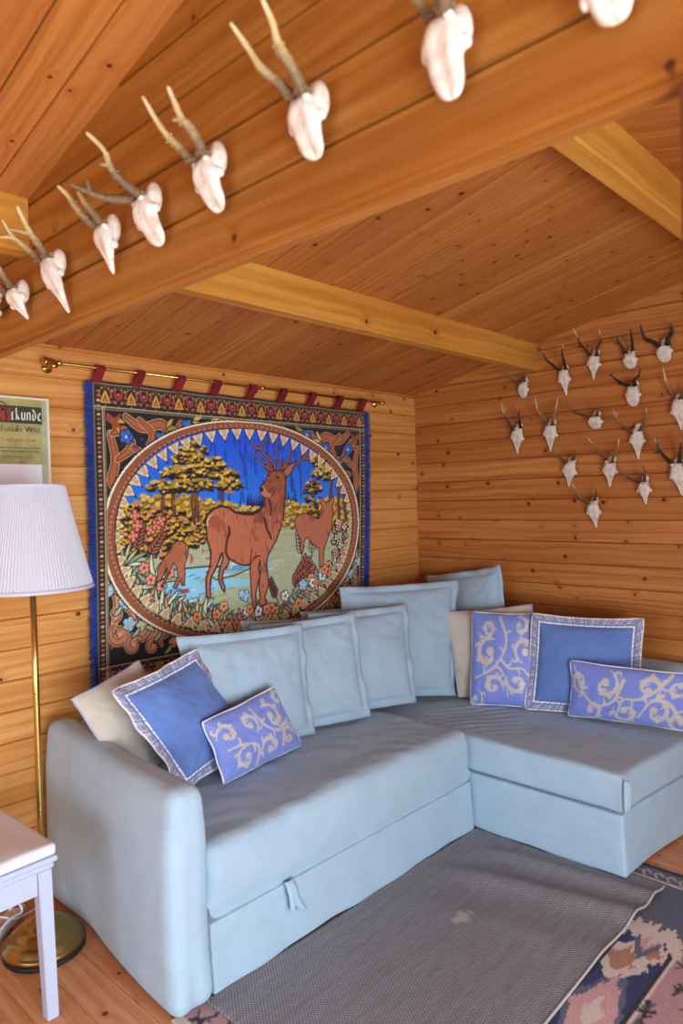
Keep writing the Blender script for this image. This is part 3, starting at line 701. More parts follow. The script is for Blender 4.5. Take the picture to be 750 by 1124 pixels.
# ------------------------------------------------------------------ tapestry
TAP = {
"stag_body":[[516,569],[504,556],[521,526],[561,499],[600,490],[639,497],[679,518],[720,522],[779,522],[823,505],[850,479],[851,455],[869,442],[979,443],[982,485],[970,547],[954,602],[925,656],[887,701],[863,734],[858,767],[865,822],[868,863],[843,915],[851,950],[816,956],[803,937],[813,912],[806,870],[812,817],[818,777],[815,743],[805,776],[812,817],[797,856],[783,895],[790,936],[776,974],[764,946],[758,892],[755,838],[753,785],[754,759],[712,758],[671,745],[635,723],[626,748],[602,772],[593,796],[596,822],[607,849],[604,868],[587,847],[576,820],[573,795],[583,757],[600,720],[597,694],[584,719],[559,761],[535,797],[529,841],[530,882],[518,887],[509,876],[507,826],[508,801],[524,765],[533,734],[535,690],[518,626]],
"stag_head":[[839,494],[849,460],[836,447],[825,430],[824,409],[838,393],[861,379],[866,359],[880,335],[907,328],[962,327],[985,344],[986,379],[986,441],[979,497],[967,580],[775,572],[794,533]],
"ear_l":[[884,338],[854,318],[855,298],[890,311],[916,331]],
"ear_r":[[976,330],[1009,302],[1053,283],[1039,322],[1003,354],[984,354]],
"ant1":[[907,328],[894,311],[855,288],[820,279],[804,259],[795,253]],
"ant2":[[921,324],[913,297],[882,270],[848,251],[835,225],[854,197],[894,185],[962,185]],
"ant2b":[[835,225],[805,229],[788,210],[793,193]],
"ant3":[[957,324],[954,296],[932,262],[929,235],[943,203]],
"ant4":[[972,316],[991,288],[1016,260],[1023,232],[1030,200]],
"ant5":[[981,313],[1019,298],[1067,290],[1107,264],[1133,239],[1129,214]],
"ant5b":[[1112,261],[1103,229],[1110,197]],
"ant5c":[[1117,264],[1157,263],[1178,241]],
"muzzle":[[836,447],[825,430],[826,409],[842,399],[859,413],[868,430],[894,440],[885,454],[862,454]],
"nose":[[824,426],[824,409],[840,406],[846,420],[837,430]],
"eye":[[924,358],[943,353],[951,362],[933,367]],
"eye2":[[870,352],[884,348],[886,357],[874,360]],
"chest_hair":[[880,467],[892,509],[886,536]],
"hip_line":[[636,581],[640,607],[622,645],[616,696],[631,723]],
"shoulder_line":[[848,550],[864,605],[881,626],[889,647]],
"elbow_line":[[765,686],[759,726],[754,759],[781,727],[815,723]],
"tail_white":[[556,521],[536,539],[524,557],[527,573],[518,573],[519,554],[532,536]],
"back_line":[[513,557],[521,526],[561,499],[600,490],[639,497],[679,521],[720,529],[779,531],[823,512],[850,486]],
"neck_line":[[987,358],[986,441],[979,497],[972,566]],
"fawn":[[425,658],[402,636],[373,629],[350,641],[325,676],[302,694],[287,720],[273,743],[267,782],[275,795],[289,784],[309,746],[318,739],[308,778],[288,812],[297,813],[322,771],[347,721],[365,743],[368,784],[343,822],[362,828],[382,793],[386,818],[400,819],[404,779],[403,730],[419,699]],
"doe":[[1054,598],[1050,566],[1070,543],[1104,534],[1154,543],[1211,566],[1235,535],[1231,496],[1212,456],[1241,465],[1258,484],[1282,478],[1313,447],[1318,472],[1305,502],[1309,550],[1301,613],[1269,675],[1249,715],[1240,808],[1214,806],[1211,713],[1169,689],[1133,655],[1116,666],[1102,726],[1088,725],[1088,664],[1067,633]],
"sky":[[124,421],[150,391],[168,360],[200,314],[258,266],[332,224],[437,178],[599,136],[820,114],[1062,137],[1247,195],[1343,271],[1426,391],[1439,452],[1321,480],[1156,439],[999,475],[854,463],[807,462],[588,467],[487,432],[166,429]],
"water1":[[268,750],[516,748],[515,769],[473,827],[394,868],[336,893],[261,939],[231,919],[254,883],[242,842],[266,805],[240,771]],
"water2":[[514,806],[639,810],[794,834],[793,847],[681,849],[512,856],[432,880],[394,868]],
"oval":[[553,128],[285,200],[153,303],[69,447],[42,589],[43,699],[82,814],[167,922],[354,1034]],
"ovalr":[[553,128],[782,119],[1089,171],[1345,318],[1472,468],[1491,665],[1420,835],[1261,967],[1085,1038]],
"frame_in":[[47,109],[1512,97],[1422,943],[4,1112]],
"tree_a":[[340,255],[387,229],[454,260],[472,308],[431,358],[410,407],[448,424],[334,423],[298,391],[209,422],[184,391],[246,344],[301,328],[292,304]],
"tree_b":[[452,317],[512,299],[581,366],[549,391],[488,399],[430,383]]}
def mm(n): return [(a / 1000 - .0, b / 1000) for a, b in TAP[n]]
def tapestry_design():
    px = .0033; W_, H_ = 1.56, 1.165; rs = np.random.RandomState(3); rr = random.Random(3)
    P = Paint(W_, H_, px, (26, 22, 26))
    INK, CREAM, OCHRE, BROWN, BLUE, RED = (22, 18, 22), (226, 210, 168), (196, 156, 62), (150, 84, 54), (44, 104, 204), (150, 34, 38)
    PINK, LBLUE, ORANGE, GREEN = (206, 128, 104), (150, 198, 226), (232, 136, 84), (166, 180, 140)
    CX, CY, A_, B_ = .766, .600, .726, .487
    # --- picture inside the oval
    Q = Paint(W_, H_, px, (172, 184, 148))
    for _ in range(260):                                     # meadow strokes
        x, y = rr.uniform(.05, 1.5), rr.uniform(.56, 1.1); l = rr.uniform(.03, .12)
        Q.line([(x, y), (x + l, y + rr.uniform(-.006, .006))], rr.uniform(.004, .012), rr.choice([(150, 168, 124), (190, 198, 160), (178, 186, 150), (164, 120, 84) if y < .78 and x < .6 else (160, 176, 136)]))
    k = (slice(0, int(.50 / px)), slice(0, Q.W)); g = np.clip((Q.Y[k] - .1) / .4, 0, 1)[..., None]
    Q.a[k] = (1 - g) * np.array((20, 74, 214)) + g * np.array((36, 126, 244))
    for _ in range(60):                                      # darker smudges of sky
        x, y = rr.uniform(.55, 1.1), rr.uniform(.15, .45); Q.line([(x, y), (x + rr.uniform(-.01, .02), y + rr.uniform(.03, .09))], .01, (20, 58 + rr.randint(0, 20), 178))
    for x in np.arange(.75, 1.06, .017):                     # far firs
        t = .02 + .035 * rr.random(); Q.poly([(x - .012, .50), (x, .475 - t), (x + .012, .50)], (16, 34, 96))
    def foliage(pts, n, cols, r0, r1, under=INK):
        xs = [p[0] for p in pts]; ys = [p[1] for p in pts]; c_ = 0
        while c_ < n:
            x, y = rr.uniform(min(xs), max(xs)), rr.uniform(min(ys), max(ys)); ins = False
            for i in range(len(pts)):
                (x1, y1), (x2, y2) = pts[i], pts[(i + 1) % len(pts)]
                if (y < y1) != (y < y2) and x < (x2 - x1) * (y - y1) / (y2 - y1) + x1: ins = not ins
            c_ += 1
            if not ins: continue
            r = rr.uniform(r0, r1); Q.disc(x + r * .3, y + r * .75, r * 1.05, under, ry=r * .7); Q.disc(x, y, r, rr.choice(cols), ry=r * .62)
    Y1, Y2, Y3 = (218, 178, 58), (186, 146, 44), (232, 198, 96)
    foliage([(.05, .50), (.20, .44), (.40, .43), (.60, .47), (.80, .50), (1.0, .47), (1.1, .49), (1.3, .46), (1.5, .46), (1.5, .60), (1.2, .60), (.95, .59), (.7, .61), (.05, .68)], 2100, [Y1, Y2, Y3, Y1], .007, .016, (120, 92, 36))
    foliage([(.10, .48), (.3, .47), (.55, .54), (.6, .62), (.3, .69), (.12, .66)], 620, [Y1, Y2, Y1, (206, 132, 96)], .007, .014)
    for x, y0, y1 in ((.30, .42, .56), (.35, .42, .52), (.45, .40, .56), (.47, .42, .55), (.60, .38, .47)):
        Q.line([(x, y0), (x - .004, (y0 + y1) / 2), (x + .006, y1)], [.010, .013, .016], (106, 62, 38)); Q.line([(x + .007, y0), (x + .012, y1)], .004, INK)
    for cx, cy, sx, n in ((.46, .235, .075, 60), (.44, .285, .11, 110), (.40, .34, .12, 120), (.50, .33, .11, 110), (.33, .40, .12, 120), (.47, .395, .14, 130), (.62, .345, .085, 90), (.64, .39, .085, 80), (.56, .30, .07, 60)):
        foliage([(cx - sx, cy + .012), (cx - sx * .5, cy - .022), (cx + sx * .5, cy - .022), (cx + sx, cy + .012), (cx, cy + .026)], n, [Y1, Y2, Y3, (160, 130, 46)], .008, .014)
    # right hand tree
    for x, x2 in ((1.30, 1.27), (1.34, 1.35), (1.37, 1.40)): Q.line([(x, .36), (x2, .58)], [.012, .018], (112, 64, 44)); Q.line([(x + .01, .36), (x2 + .01, .58)], .005, INK)
    for cx, cy, sx, n in ((1.22, .27, .07, 80), (1.29, .25, .10, 120), (1.34, .31, .11, 130), (1.25, .33, .09, 100), (1.17, .40, .06, 70)):
        foliage([(cx - sx, cy + .015), (cx - sx * .4, cy - .03), (cx + sx * .6, cy - .03), (cx + sx, cy + .015), (cx, cy + .035)], n, [Y1, Y2, (150, 84, 54), (210, 200, 150)], .008, .014)
    foliage([(1.11, .40), (1.2, .36), (1.22, .58), (1.1, .6)], 60, [(120, 66, 40), Y2, (96, 50, 34)], .008, .014)
    # stream
    for nme in ('water1', 'water2'):
        Q.poly(mm(nme), (140, 204, 232)); q = mm(nme)
    for _ in range(90):
        x = rr.uniform(.25, .85); y = .745 + (x < .52) * rr.uniform(0, .17) + rr.uniform(0, .05)
        Q.line([(x, y), (x + rr.uniform(.02, .06), y - .004)], .005, rr.choice([(60, 140, 200), (196, 232, 244), (104, 178, 218)]))
    q = mm('water1'); Q.line([(.27, .75), (.40, .748), (.52, .748), (.62, .76)], .006, INK); Q.line([(.51, .77), (.56, .81), (.66, .80), (.76, .775), (.83, .77), (.86, .755)], .005, INK)
    # flowers, fronds and blades
    def leaf(x, y, a, l, wd, c, out=INK):
        pts = [(x, y), (x + l * .5 * math.cos(a - .18), y + l * .5 * math.sin(a - .18)), (x + l * math.cos(a), y + l * math.sin(a))]
        pp = [(p.x, p.y) for p in smooth_pts([(u, v, 0) for u, v in pts], 4)]; n = len(pp)
        T_.line(pp, [wd * math.sin(math.pi * (.12 + .82 * i / (n - 1))) + .005 for i in range(n)], out)
        T_.line(pp, [max(.001, wd * math.sin(math.pi * (.12 + .82 * i / (n - 1))) - .003) for i in range(n)], c)
    def flower(x, y, r, c, mid=OCHRE, petals=5, out=INK):
        for i in range(petals):
            a = i * 2 * math.pi / petals + x * 9; T_.disc(x + r * .6 * math.cos(a), y + r * .6 * math.sin(a), r * .50, out)
        for i in range(petals):
            a = i * 2 * math.pi / petals + x * 9; T_.disc(x + r * .6 * math.cos(a), y + r * .6 * math.sin(a), r * .38, c)
        T_.disc(x, y, r * .22, mid)
    T_ = Q
    def clump(x, y, s, cols, n=9, spread=1.3):
        for i in range(n):
            a = -math.pi / 2 + spread * (i / (n - 1) - .5) * 2; leaf(x, y, a, s * rr.uniform(.7, 1.1), s * .17, rr.choice(cols))
    def frond(x, y, a, l, c):
        T_.line([(x, y), (x + l * math.cos(a), y + l * math.sin(a))], .006, INK)
        for i in range(6):
            t = .25 + i * .14; px_, py_ = x + l * t * math.cos(a), y + l * t * math.sin(a)
            for s_ in (-1, 1): leaf(px_, py_, a + s_ * .7, l * .30 * (1.15 - t * .6), l * .11, c)
    # left bank plants
    for x, y, a, l in ((.17, .68, -1.3, .12), (.22, .70, -.9, .13), (.14, .72, -2.0, .09)): frond(x, y, a, l, (176, 96, 76))
    for x, y in ((.17, .52), (.18, .56), (.24, .58), (.27, .56), (.16, .60), (.29, .545)): flower(x, y, .024, (238, 128, 104), (250, 200, 160), 4)
    for x, y, s in ((.14, .80, .12), (.20, .86, .13), (.27, .80, .12), (.13, .72, .10), (.26, .93, .13), (.20, .95, .11)): clump(x, y, s, [(184, 198, 158), (210, 218, 186), (146, 166, 124)], 8, 1.5)
    for x, y in ((.24, .78), (.29, .81), (.21, .73), (.25, .845), (.33, .76)): flower(x, y, .025, (226, 146, 122), (150, 60, 50))
    for x, y in ((.17, .87), (.22, .90), (.13, .83)): frond(x, y + .05, -1.1, .08, PINK)
    # right bank plants
    for x, y in ((1.10, .66), (1.16, .66)): frond(x, y + .10, -1.6 + (x - 1.13) * 6, .13, (176, 188, 158))
    for _ in range(26):
        x, y = rr.uniform(1.31, 1.44), rr.uniform(.58, .76); T_.disc(x, y, .02, INK); flower(x + .004, y - .002, .018, rr.choice([(226, 168, 150), (232, 224, 200), (206, 216, 180)]), (170, 70, 60), 4)
    for x, y, a, l, c in ((1.02, .93, -1.0, .20, (160, 84, 66)), (1.04, .88, -.6, .15, (160, 84, 66)), (.93, .95, -2.0, .12, (120, 62, 50)), (1.24, .93, -2.1, .14, PINK), (1.26, .96, -1.3, .16, (196, 130, 112)), (1.33, .9, -1.0, .13, PINK)): frond(x, y, a, l, c)
    for x, y in ((1.23, .84), (1.27, .825), (1.20, .85), (1.30, .86), (1.385, .80)): flower(x, y, .02, LBLUE, (240, 240, 240), 4)
    for x in np.arange(.30, 1.36, .042):
        yb = 1.075 - .34 * ((x - CX) / A_) ** 2 + rr.uniform(-.02, .02)
        clump(x, yb, rr.uniform(.09, .14), [(190, 204, 164), (208, 218, 188), (214, 154, 128), (160, 178, 140)], 9, 1.2)
    for _ in range(34):
        x = rr.uniform(.46, 1.30); y = 1.03 - .30 * ((x - CX) / A_) ** 2 - rr.uniform(0, .09); flower(x, y, rr.uniform(.018, .028), rr.choice([(240, 150, 96), (240, 166, 116), (222, 140, 118), (222, 232, 240)]), (150, 50, 40))
    for x, y, r_ in ((.72, .895, .028), (.70, .885, .02), (1.10, .885, .03)): flower(x, y, r_, LBLUE, (255, 255, 255))
    # deer
    def beast(nme, c, out=.007, n=120, dark=(118, 58, 38), light=(196, 118, 86)):
        q = mm(nme); xs = [p[0] for p in q]; ys = [p[1] for p in q]; k = Q.win(min(xs), max(xs), min(ys), max(ys)); M = Q.mask_poly(q, k); keep = Q.a[k].copy()
        Q.poly(q, c)
        for _ in range(n // 8): Q.disc(rr.uniform(min(xs), max(xs)), rr.uniform(min(ys), max(ys)), rr.uniform(.012, .03), tuple(a * .6 + b * .4 for a, b in zip(c, rr.choice([light, light, dark]))))
        for _ in range(n):
            x, y = rr.uniform(min(xs), max(xs)), rr.uniform(min(ys), max(ys)); l = rr.uniform(.008, .03)
            Q.line([(x, y), (x + rr.uniform(-.006, .006), y + l)], rr.uniform(.003, .007), rr.choice([c, dark, light, tuple((a + b) / 2 for a, b in zip(c, light)), tuple((a + b) / 2 for a, b in zip(c, dark))]))
        Q.a[k] = np.where(M[..., None], Q.a[k], keep)
        if nme == 'stag_head': Q.line(q[:-3], out, INK)
        elif nme == 'stag_body': Q.line(q[:11], out, INK); Q.line(q[14:] + [q[0]], out, INK)
        else: Q.line(q + [q[0]], out, INK)
    beast('doe', (178, 108, 76), .005, 60); beast('fawn', (170, 98, 66), .004, 40)
    beast('stag_body', (186, 108, 76), .007, 300)
    for nme in ('ant1', 'ant2', 'ant2b', 'ant3', 'ant4', 'ant5', 'ant5b', 'ant5c'):
        q = [(p.x, p.y) for p in smooth_pts([(a, b, 0) for a, b in mm(nme)], 4)]; n = len(q)
        Q.line(q, [.020 - .012 * i / (n - 1) for i in range(n)], INK)
    for nme in ('ant1', 'ant2', 'ant2b', 'ant3', 'ant4', 'ant5', 'ant5b', 'ant5c'):
        q = [(p.x, p.y) for p in smooth_pts([(a, b, 0) for a, b in mm(nme)], 4)]; n = len(q)
        Q.line(q, [.012 - .008 * i / (n - 1) for i in range(n)], (160, 88, 52))
    beast('stag_head', (152, 82, 54), .006, 160); beast('ear_l', (160, 88, 60), .004, 8); beast('ear_r', (176, 110, 84), .004, 8)
    Q.poly(mm('muzzle'), (192, 124, 96)); Q.poly(mm('nose'), INK); Q.poly(mm('eye'), INK); Q.poly(mm('eye2'), INK); Q.poly(mm('tail_white'), (232, 214, 180))
    for nme, wd in (('chest_hair', .010), ('hip_line', .010), ('shoulder_line', .012), ('elbow_line', .006), ('back_line', .010), ('neck_line', .008)): Q.line(mm(nme), wd, (40, 24, 22))
    # --- ring with scallops
    th = np.linspace(0, 2 * math.pi, 61)[:-1]
    for i, a in enumerate(th):
        x, y = CX + (A_ - .030) * math.cos(a), CY + (B_ - .030) * math.sin(a); d = Vector((-(math.cos(a)) / A_, -(math.sin(a)) / B_)).normalized(); s_ = Vector((-d.y, d.x))
        for g_, c in ((.012, INK), (0, CREAM)):
            T1 = [(x + s_.x * (.030 + g_ * .6) , y + s_.y * (.030 + g_ * .6)), (x + d.x * (.022) + s_.x * .017, y + d.y * .022 + s_.y * .017), (x + d.x * (.050 + g_), y + d.y * (.050 + g_)), (x + d.x * .022 - s_.x * .017, y + d.y * .022 - s_.y * .017), (x - s_.x * (.030 + g_ * .6), y - s_.y * (.030 + g_ * .6))]
            Q.poly(T1, c if a > math.pi or g_ else (222, 204, 160))
        for s2 in (-.010, 0, .010): Q.line([(x + s_.x * s2, y + s_.y * s2), (x + d.x * .03 + s_.x * s2 * .5, y + d.y * .03 + s_.y * s2 * .5)], .003, (170, 120, 60))
    R_ = (np.abs((P.X - CX) / A_) ** 2.15 + np.abs((P.Y - CY) / B_) ** 2.15) ** (1 / 2.15)
    # --- corners
    T_ = P
    def scroll(pts, wd, c):
        pp = [(p.x, p.y) for p in smooth_pts([(a, b, 0) for a, b in pts], 6)]; n = len(pp)
        for ex, cc_ in ((.012, (214, 170, 110)), (.004, (90, 44, 30)), (-.006, c)):
            P.line(pp, [max(.002, wd * (.35 + .65 * math.sin(math.pi * (.08 + .84 * i / (n - 1)))) + ex) for i in range(n)], cc_)
    for fx, fy in ((0, 0), (1, 0), (0, 1), (1, 1)):
        m = lambda x, y: ((W_ - x) if fx else x, (1.155 - y) if fy else y)
        col = (168, 96, 56) if not fy else (204, 134, 110); fc = BLUE if not fy else LBLUE
        scroll([m(.07, .20), m(.09, .30), m(.075, .38), m(.10, .44), m(.08, .50)], .030, col)
        scroll([m(.14, .13), (m(.21, .17)), m(.30, .15), m(.36, .19), m(.40, .14)], .034, col)
        scroll([m(.10, .30), m(.16, .25), m(.13, .19), m(.08, .20)], .030, col); scroll([m(.20, .14), m(.26, .20), m(.22, .27), m(.17, .25)], .026, col)
        scroll([m(.13, .34), m(.19, .33), m(.20, .29)], .022, col)
        for x, y in ((.14, .21), (.30, .21), (.43, .15), (.12, .52), (.09, .60)): flower(*m(x, y), .030, fc, (230, 210, 120))
        for _ in range(24):
            x, y = rr.choice([(rr.uniform(.15, .24), rr.uniform(.20, .30)), (rr.uniform(.15, .20), rr.uniform(.28, .34))]); P.disc(*m(x, y), .006, (30, 60, 130) if not fy else (226, 150, 110))
        for x, y, a in ((.46, .13, 0), (.50, .14, .4), (.55, .13, .1), (.38, .22, 1.2), (.33, .17, -.5), (.19, .40, 1.6), (.23, .35, .7), (.14, .46, 1.8), (.10, .66, 1.5), (.08, .55, 1.8), (.28, .28, .8), (.08, .15, .6), (.26, .24, .3)):
            x, y = m(x, y); a = math.pi - a if fx else a; a = -a if fy else a
            for da in (-.5, .4): leaf(x, y, a + da, .055, .022, rr.choice([(198, 160, 70), (150, 130, 60), (210, 180, 110)] if not fy else [(150, 176, 140), (196, 200, 160), (226, 140, 96)]))
        for x, y in ((.36, .26), (.24, .43)) if fy else ((.17, .44),): flower(*m(x, y), .032, (226, 132, 84) if fy else OCHRE, (250, 220, 150))
        P.poly([m(.06, .12), m(.09, .14), m(.12, .12), m(.105, .155), m(.13, .18), m(.10, .175), m(.08, .20), m(.08, .165), m(.055, .15)], (150, 70, 46))
    for x, y, w1 in ((.10, .98, .05), (.16, 1.03, .045), (.25, 1.05, .04), (.08, .90, .03)):       # lower left cartouche, mirrored on the right
        for fx in (0, 1):
            X = W_ - x if fx else x; sp = spiral(X, y, w1, w1 * .2, y * 30, 1.0 if fx else -1.0)
            for ex, c in ((.010, (226, 186, 140)), (.003, (90, 44, 34)), (-.005, (206, 134, 108))): P.line(sp, [max(.002, w1 * (.14 + .38 * math.sin(i / 25 * math.pi)) + ex) for i in range(26)], c)
            P.disc(X, y, w1 * .22, (226, 160, 130))
    for x, y, c in ((.30, .985, (232, 140, 90)), (.35, 1.045, (232, 140, 90)), (.42, 1.06, LBLUE), (.06, .80, LBLUE), (.12, .86, LBLUE), (.20, .955, (196, 200, 160)), (.48, 1.075, (232, 140, 90))):
        for fx in (0, 1):
            X = W_ - x if fx else x; flower(X, y, .028, c, (250, 220, 150))
            for a in (.6, 2.4, 4.4): leaf(X + .02 * math.cos(a), y + .02 * math.sin(a), a, .045, .018, (176, 190, 150))
    def ring(lo, hi, c):
        M = ((R_ > lo) & (R_ < hi)); P.a[M] = c
    inside = R_ < .99; P.a[inside] = Q.a[inside]
    ring(.938, 1.0, (140, 84, 58)); ring(.938, .946, INK); ring(1.0, 1.014, (240, 226, 190)); ring(1.014, 1.024, INK)
    for i in range(330):
        a = i * 2 * math.pi / 150; x, y = CX + A_ * .972 * math.cos(a), CY + B_ * .972 * math.sin(a); P.disc(x, y, .0045, (196, 132, 92))
    # --- borders
    k = np.ones(P.X.shape, bool); k[(P.X > .047) & (P.X < 1.513) & (P.Y > .105) & (P.Y < 1.098)] = False; P.a[k] = (30, 22, 24)
    for i in range(27):                                       # top and bottom friezes of palmettes
        x = .055 + i * .0558
        for yb, sg in ((.083, 1), (1.118, -1)):
            Y = lambda q: yb - sg * q
            c1 = (196, 150, 58) if sg > 0 else (150, 118, 52); c2 = (128, 28, 40) if sg > 0 else (120, 70, 44)
            if i % 2 == 0:
                P.poly([(x - .022, Y(0)), (x - .012, Y(.030)), (x, Y(.052)), (x + .012, Y(.030)), (x + .022, Y(0))], c1); P.poly([(x - .011, Y(.004)), (x, Y(.036)), (x + .011, Y(.004))], c2); P.disc(x, Y(.012), .005, c1)
                for s_ in (-1, 1): P.line([(x + s_ * .018, Y(.02)), (x + s_ * .026, Y(.034)), (x + s_ * .020, Y(.046))], .006, (172, 96, 60))
            else:
                P.line([(x - .016, Y(.046)), (x - .012, Y(.026)), (x, Y(.016)), (x + .012, Y(.026)), (x + .016, Y(.046))], .009, (164, 52, 58)); P.disc(x, Y(.036), .007, (206, 90, 80)); P.disc(x - .014, Y(.004), .007, (164, 100, 60)); P.disc(x + .014, Y(.004), .007, (164, 100, 60))
            P.disc(x, Y(-.010), .004, (120, 110, 80))
            for dx, dy, c in ((.028, .050, c1), (.028, .006, (150, 60, 50)), (.026, .024, (120, 80, 50)), (.0, .060, (120, 60, 44)), (.014, .056, (170, 130, 60)), (-.014, .056, (170, 130, 60))): P.disc(x + dx, Y(dy), .0052, c)
    for i in range(62):                                       # narrow side borders
        y = .04 + i * .018
        for x in (.026, 1.538): P.disc(x, y, .0075, [(150, 110, 58), (176, 92, 64), (210, 190, 140)][i % 3], ry=.005)
    for x, c, wd in ((.008, (150, 140, 110), .004), (.042, CREAM, .004), (.050, (190, 170, 120), .003), (1.512, CREAM, .004), (1.520, (160, 140, 100), .003), (1.550, (150, 140, 110), .004)): P.line([(x, .01 if x < .01 or x > 1.54 else .10), (x, 1.16)], wd, c)
    for y, c, wd in ((.010, (150, 146, 120), .004), (.018, (90, 84, 70), .003), (.100, CREAM, .004), (.108, (190, 170, 120), .003), (1.100, CREAM, .004), (1.150, (150, 130, 90), .004)): P.line([(.01, y), (1.55, y)], wd, c)
    n_ = rs.uniform(-10, 10, P.a.shape[:2])[..., None]; P.a = np.clip((P.a + n_) * 1.1, 0, 255); return P.lin()
D = tapestry_design(); Hn, Wn = D.shape[:2]
tap = thing('tapestry', (2.1, 2.53, 1.86), 'large tapestry of a stag, doe and drinking fawn, hanging from the brass rod', 'tapestry')
P = np.zeros((Hn, Wn, 3)); s_ = np.arange(Wn)[None, :] * .0033; t_ = np.arange(Hn)[:, None] * .0033
def cloth_y(s, t): return 2.532 - (.005 * np.sin(s * 9 + t * 2) + .006 * np.sin(s * 4.1 + 2 - t * 3) + .004 * np.sin(s * 31) * np.exp(-t * 9)) * np.minimum(1, .4 + t)
P[..., 0] = 1.315 + s_ * (.985 + .015 * (1 - t_ / 1.17)) - .012 * (t_ / 1.17) - 2.1
P[..., 1] = cloth_y(s_, t_) - 2.53
P[..., 2] = 1.853 - t_ - .010 * s_ / 1.56 - .004 * np.abs(np.sin(s_ * 15.7)) * np.exp(-t_ * 12) - 1.86
me = grid_mesh('woven_picture', P, flip=True); grid_colors(me, D)
link('woven_picture', me, design_mat('tapestry_weave', .85, 700, .4, .3), tap)
M_fr = fabric('blue_fringe_yarn', (34, 72, 170), .25, 500); M_tab = plain('red_tab_cloth', (138, 22, 34), .85, vary=.2, bump=.3)
for side in (0, 1):                                             # shaggy blue fringe down each side, made of short threads
    bm = bmesh.new(); r = random.Random(side + 4)
    for q in range(420):
        t = q / 420 * 1.17; x0 = (1.319 - .012 * t / 1.17) if not side else (1.315 + 1.55 * (.985 + .015 * (1 - t / 1.17)) - .012 * t / 1.17)
        y0 = float(cloth_y(0.0 if not side else 1.55, t)) ; d = 1 if side else -1; ln = r.uniform(.026, .036) + (.012 if side else 0)
        z0 = 1.850 - t - (.010 if side else 0); b0 = r.uniform(-.004, .004)
        tube(bm, [(x0 - 2.1, y0 - 2.53 + .002, z0 - 1.86), (x0 + d * ln * .5 - 2.1, y0 - 2.53 - .004 + b0, z0 - .004 - 1.86), (x0 + d * ln - 2.1, y0 - 2.53 + b0, z0 - .010 + r.uniform(-.006, .004) - 1.86)], [.0024, .0022, .0014], 4)
    o = from_bm('fringe', bm, M_fr, tap)
ROD_Z, ROD_Y = 1.892, 2.497
for x in (1.335, 1.505, 1.694, 1.879, 2.076, 2.263, 2.455, 2.649, 2.825):   # red hanging loops
    bm = bmesh.new(); s = x - 1.315; zt = 1.853 - .010 * s / 1.56
    pr = [(float(cloth_y(s, 0.0)) - .003, zt - .012), (2.512, zt + .008), (ROD_Y - .011, ROD_Z - .004), (ROD_Y - .007, ROD_Z + .009), (ROD_Y, ROD_Z + .012), (ROD_Y + .008, ROD_Z + .008), (ROD_Y + .011, ROD_Z - .004), (2.522, zt + .008), (float(cloth_y(s, 0.0)) + .004, zt - .012)]
    rows = [[bm.verts.new((x + dx - 2.1, a - 2.53, b - 1.86)) for dx in (-.019, .019)] for a, b in pr]
    for a, b in zip(rows, rows[1:]): bm.faces.new((a[0], a[1], b[1], b[0]))
    o = from_bm('hanging_loop', bm, M_tab, tap); o.modifiers.new('th', 'SOLIDIFY').thickness = .0025
M_brass = N('brass'); M_brass.base(rgb(206, 172, 100)); M_brass.rough(.25); M_brass.b.inputs['Metallic'].default_value = 1; M_brass = M_brass.m
rod = thing('curtain_rod', (2.1, ROD_Y, ROD_Z), 'thin brass rod with a knob at its left end, above the tapestry', 'rod')
def yc(bm): bmesh.ops.rotate(bm, verts=bm.verts, cent=(0, 0, 0), matrix=Matrix.Rotation(R(90), 3, 'Y')); return bm
bm = bmesh.new(); tube(bm, [(1.18 - 2.1, 0, 0), (2.97 - 2.1, 0, 0)], .0055, 12); from_bm('pole', bm, M_brass, rod, True)
bm = bmesh.new(); lathe(bm, [(.001, -.045), (.016, -.044), (.0165, -.04), (.013, -.01), (.008, 0), (.0055, .004), (.011, .010), (.011, .016), (.006, .022)], 24); yc(bm); from_bm('finial', bm, M_brass, rod, True, (1.165 - 2.1, 0, 0))
bm = bmesh.new(); lathe(bm, [(.001, -.012), (.006, -.011), (.008, -.006), (.009, 0), (.006, .004)], 20); yc(bm); from_bm('finial', bm, M_brass, rod, True, (2.975 - 2.1, 0, 0))
for x in (1.158, 2.13, 3.03 - .05):
    bm = bmesh.new(); lathe(bm, [(.020, 0), (.020, .004), (.016, .009), (.006, .012), (.005, .056), (.010, .058), (.010, .07), (.001, .071)], 24)
    bmesh.ops.rotate(bm, verts=bm.verts, cent=(0, 0, 0), matrix=Matrix.Rotation(R(90), 3, 'X')); from_bm('bracket', bm, M_brass, rod, True, (x - 2.1, 2.556 - ROD_Y, -.012 if x < 1.2 else 0))

# ------------------------------------------------------------------ framed certificate
cert = thing('framed_certificate', (.99, 2.55, 1.55), 'framed certificate with old German lettering on the log wall behind the lampshade', 'certificate')
def cp(name, x0, x1, y0, y1, z0, z1, mat, par=None, bev=.0):
    bm = bmesh.new(); box(bm, x0 - .99, x1 - .99, y0 - 2.55, y1 - 2.55, z0 - 1.55, z1 - 1.55, bev); return from_bm(name, bm, mat, par or cert)
M_alu = plain('pale_frame', (232, 224, 200), .35)
for a in ((.822, 1.15, 1.757, 1.765), (.822, 1.15, 1.33, 1.338), (.822, .830, 1.338, 1.757), (1.142, 1.15, 1.338, 1.757)): cp('frame_bar', a[0], a[1], 2.528, 2.553, a[2], a[3], M_alu, None, .0015)
cp('mount', .830, 1.142, 2.538, 2.550, 1.338, 1.757, plain('grey_mount', (176, 180, 150), .6, vary=.1))
cp('printed_sheet', .845, 1.124, 2.5365, 2.538, 1.53, 1.757, plain('olive_paper', (176, 170, 104), .7, vary=.12))
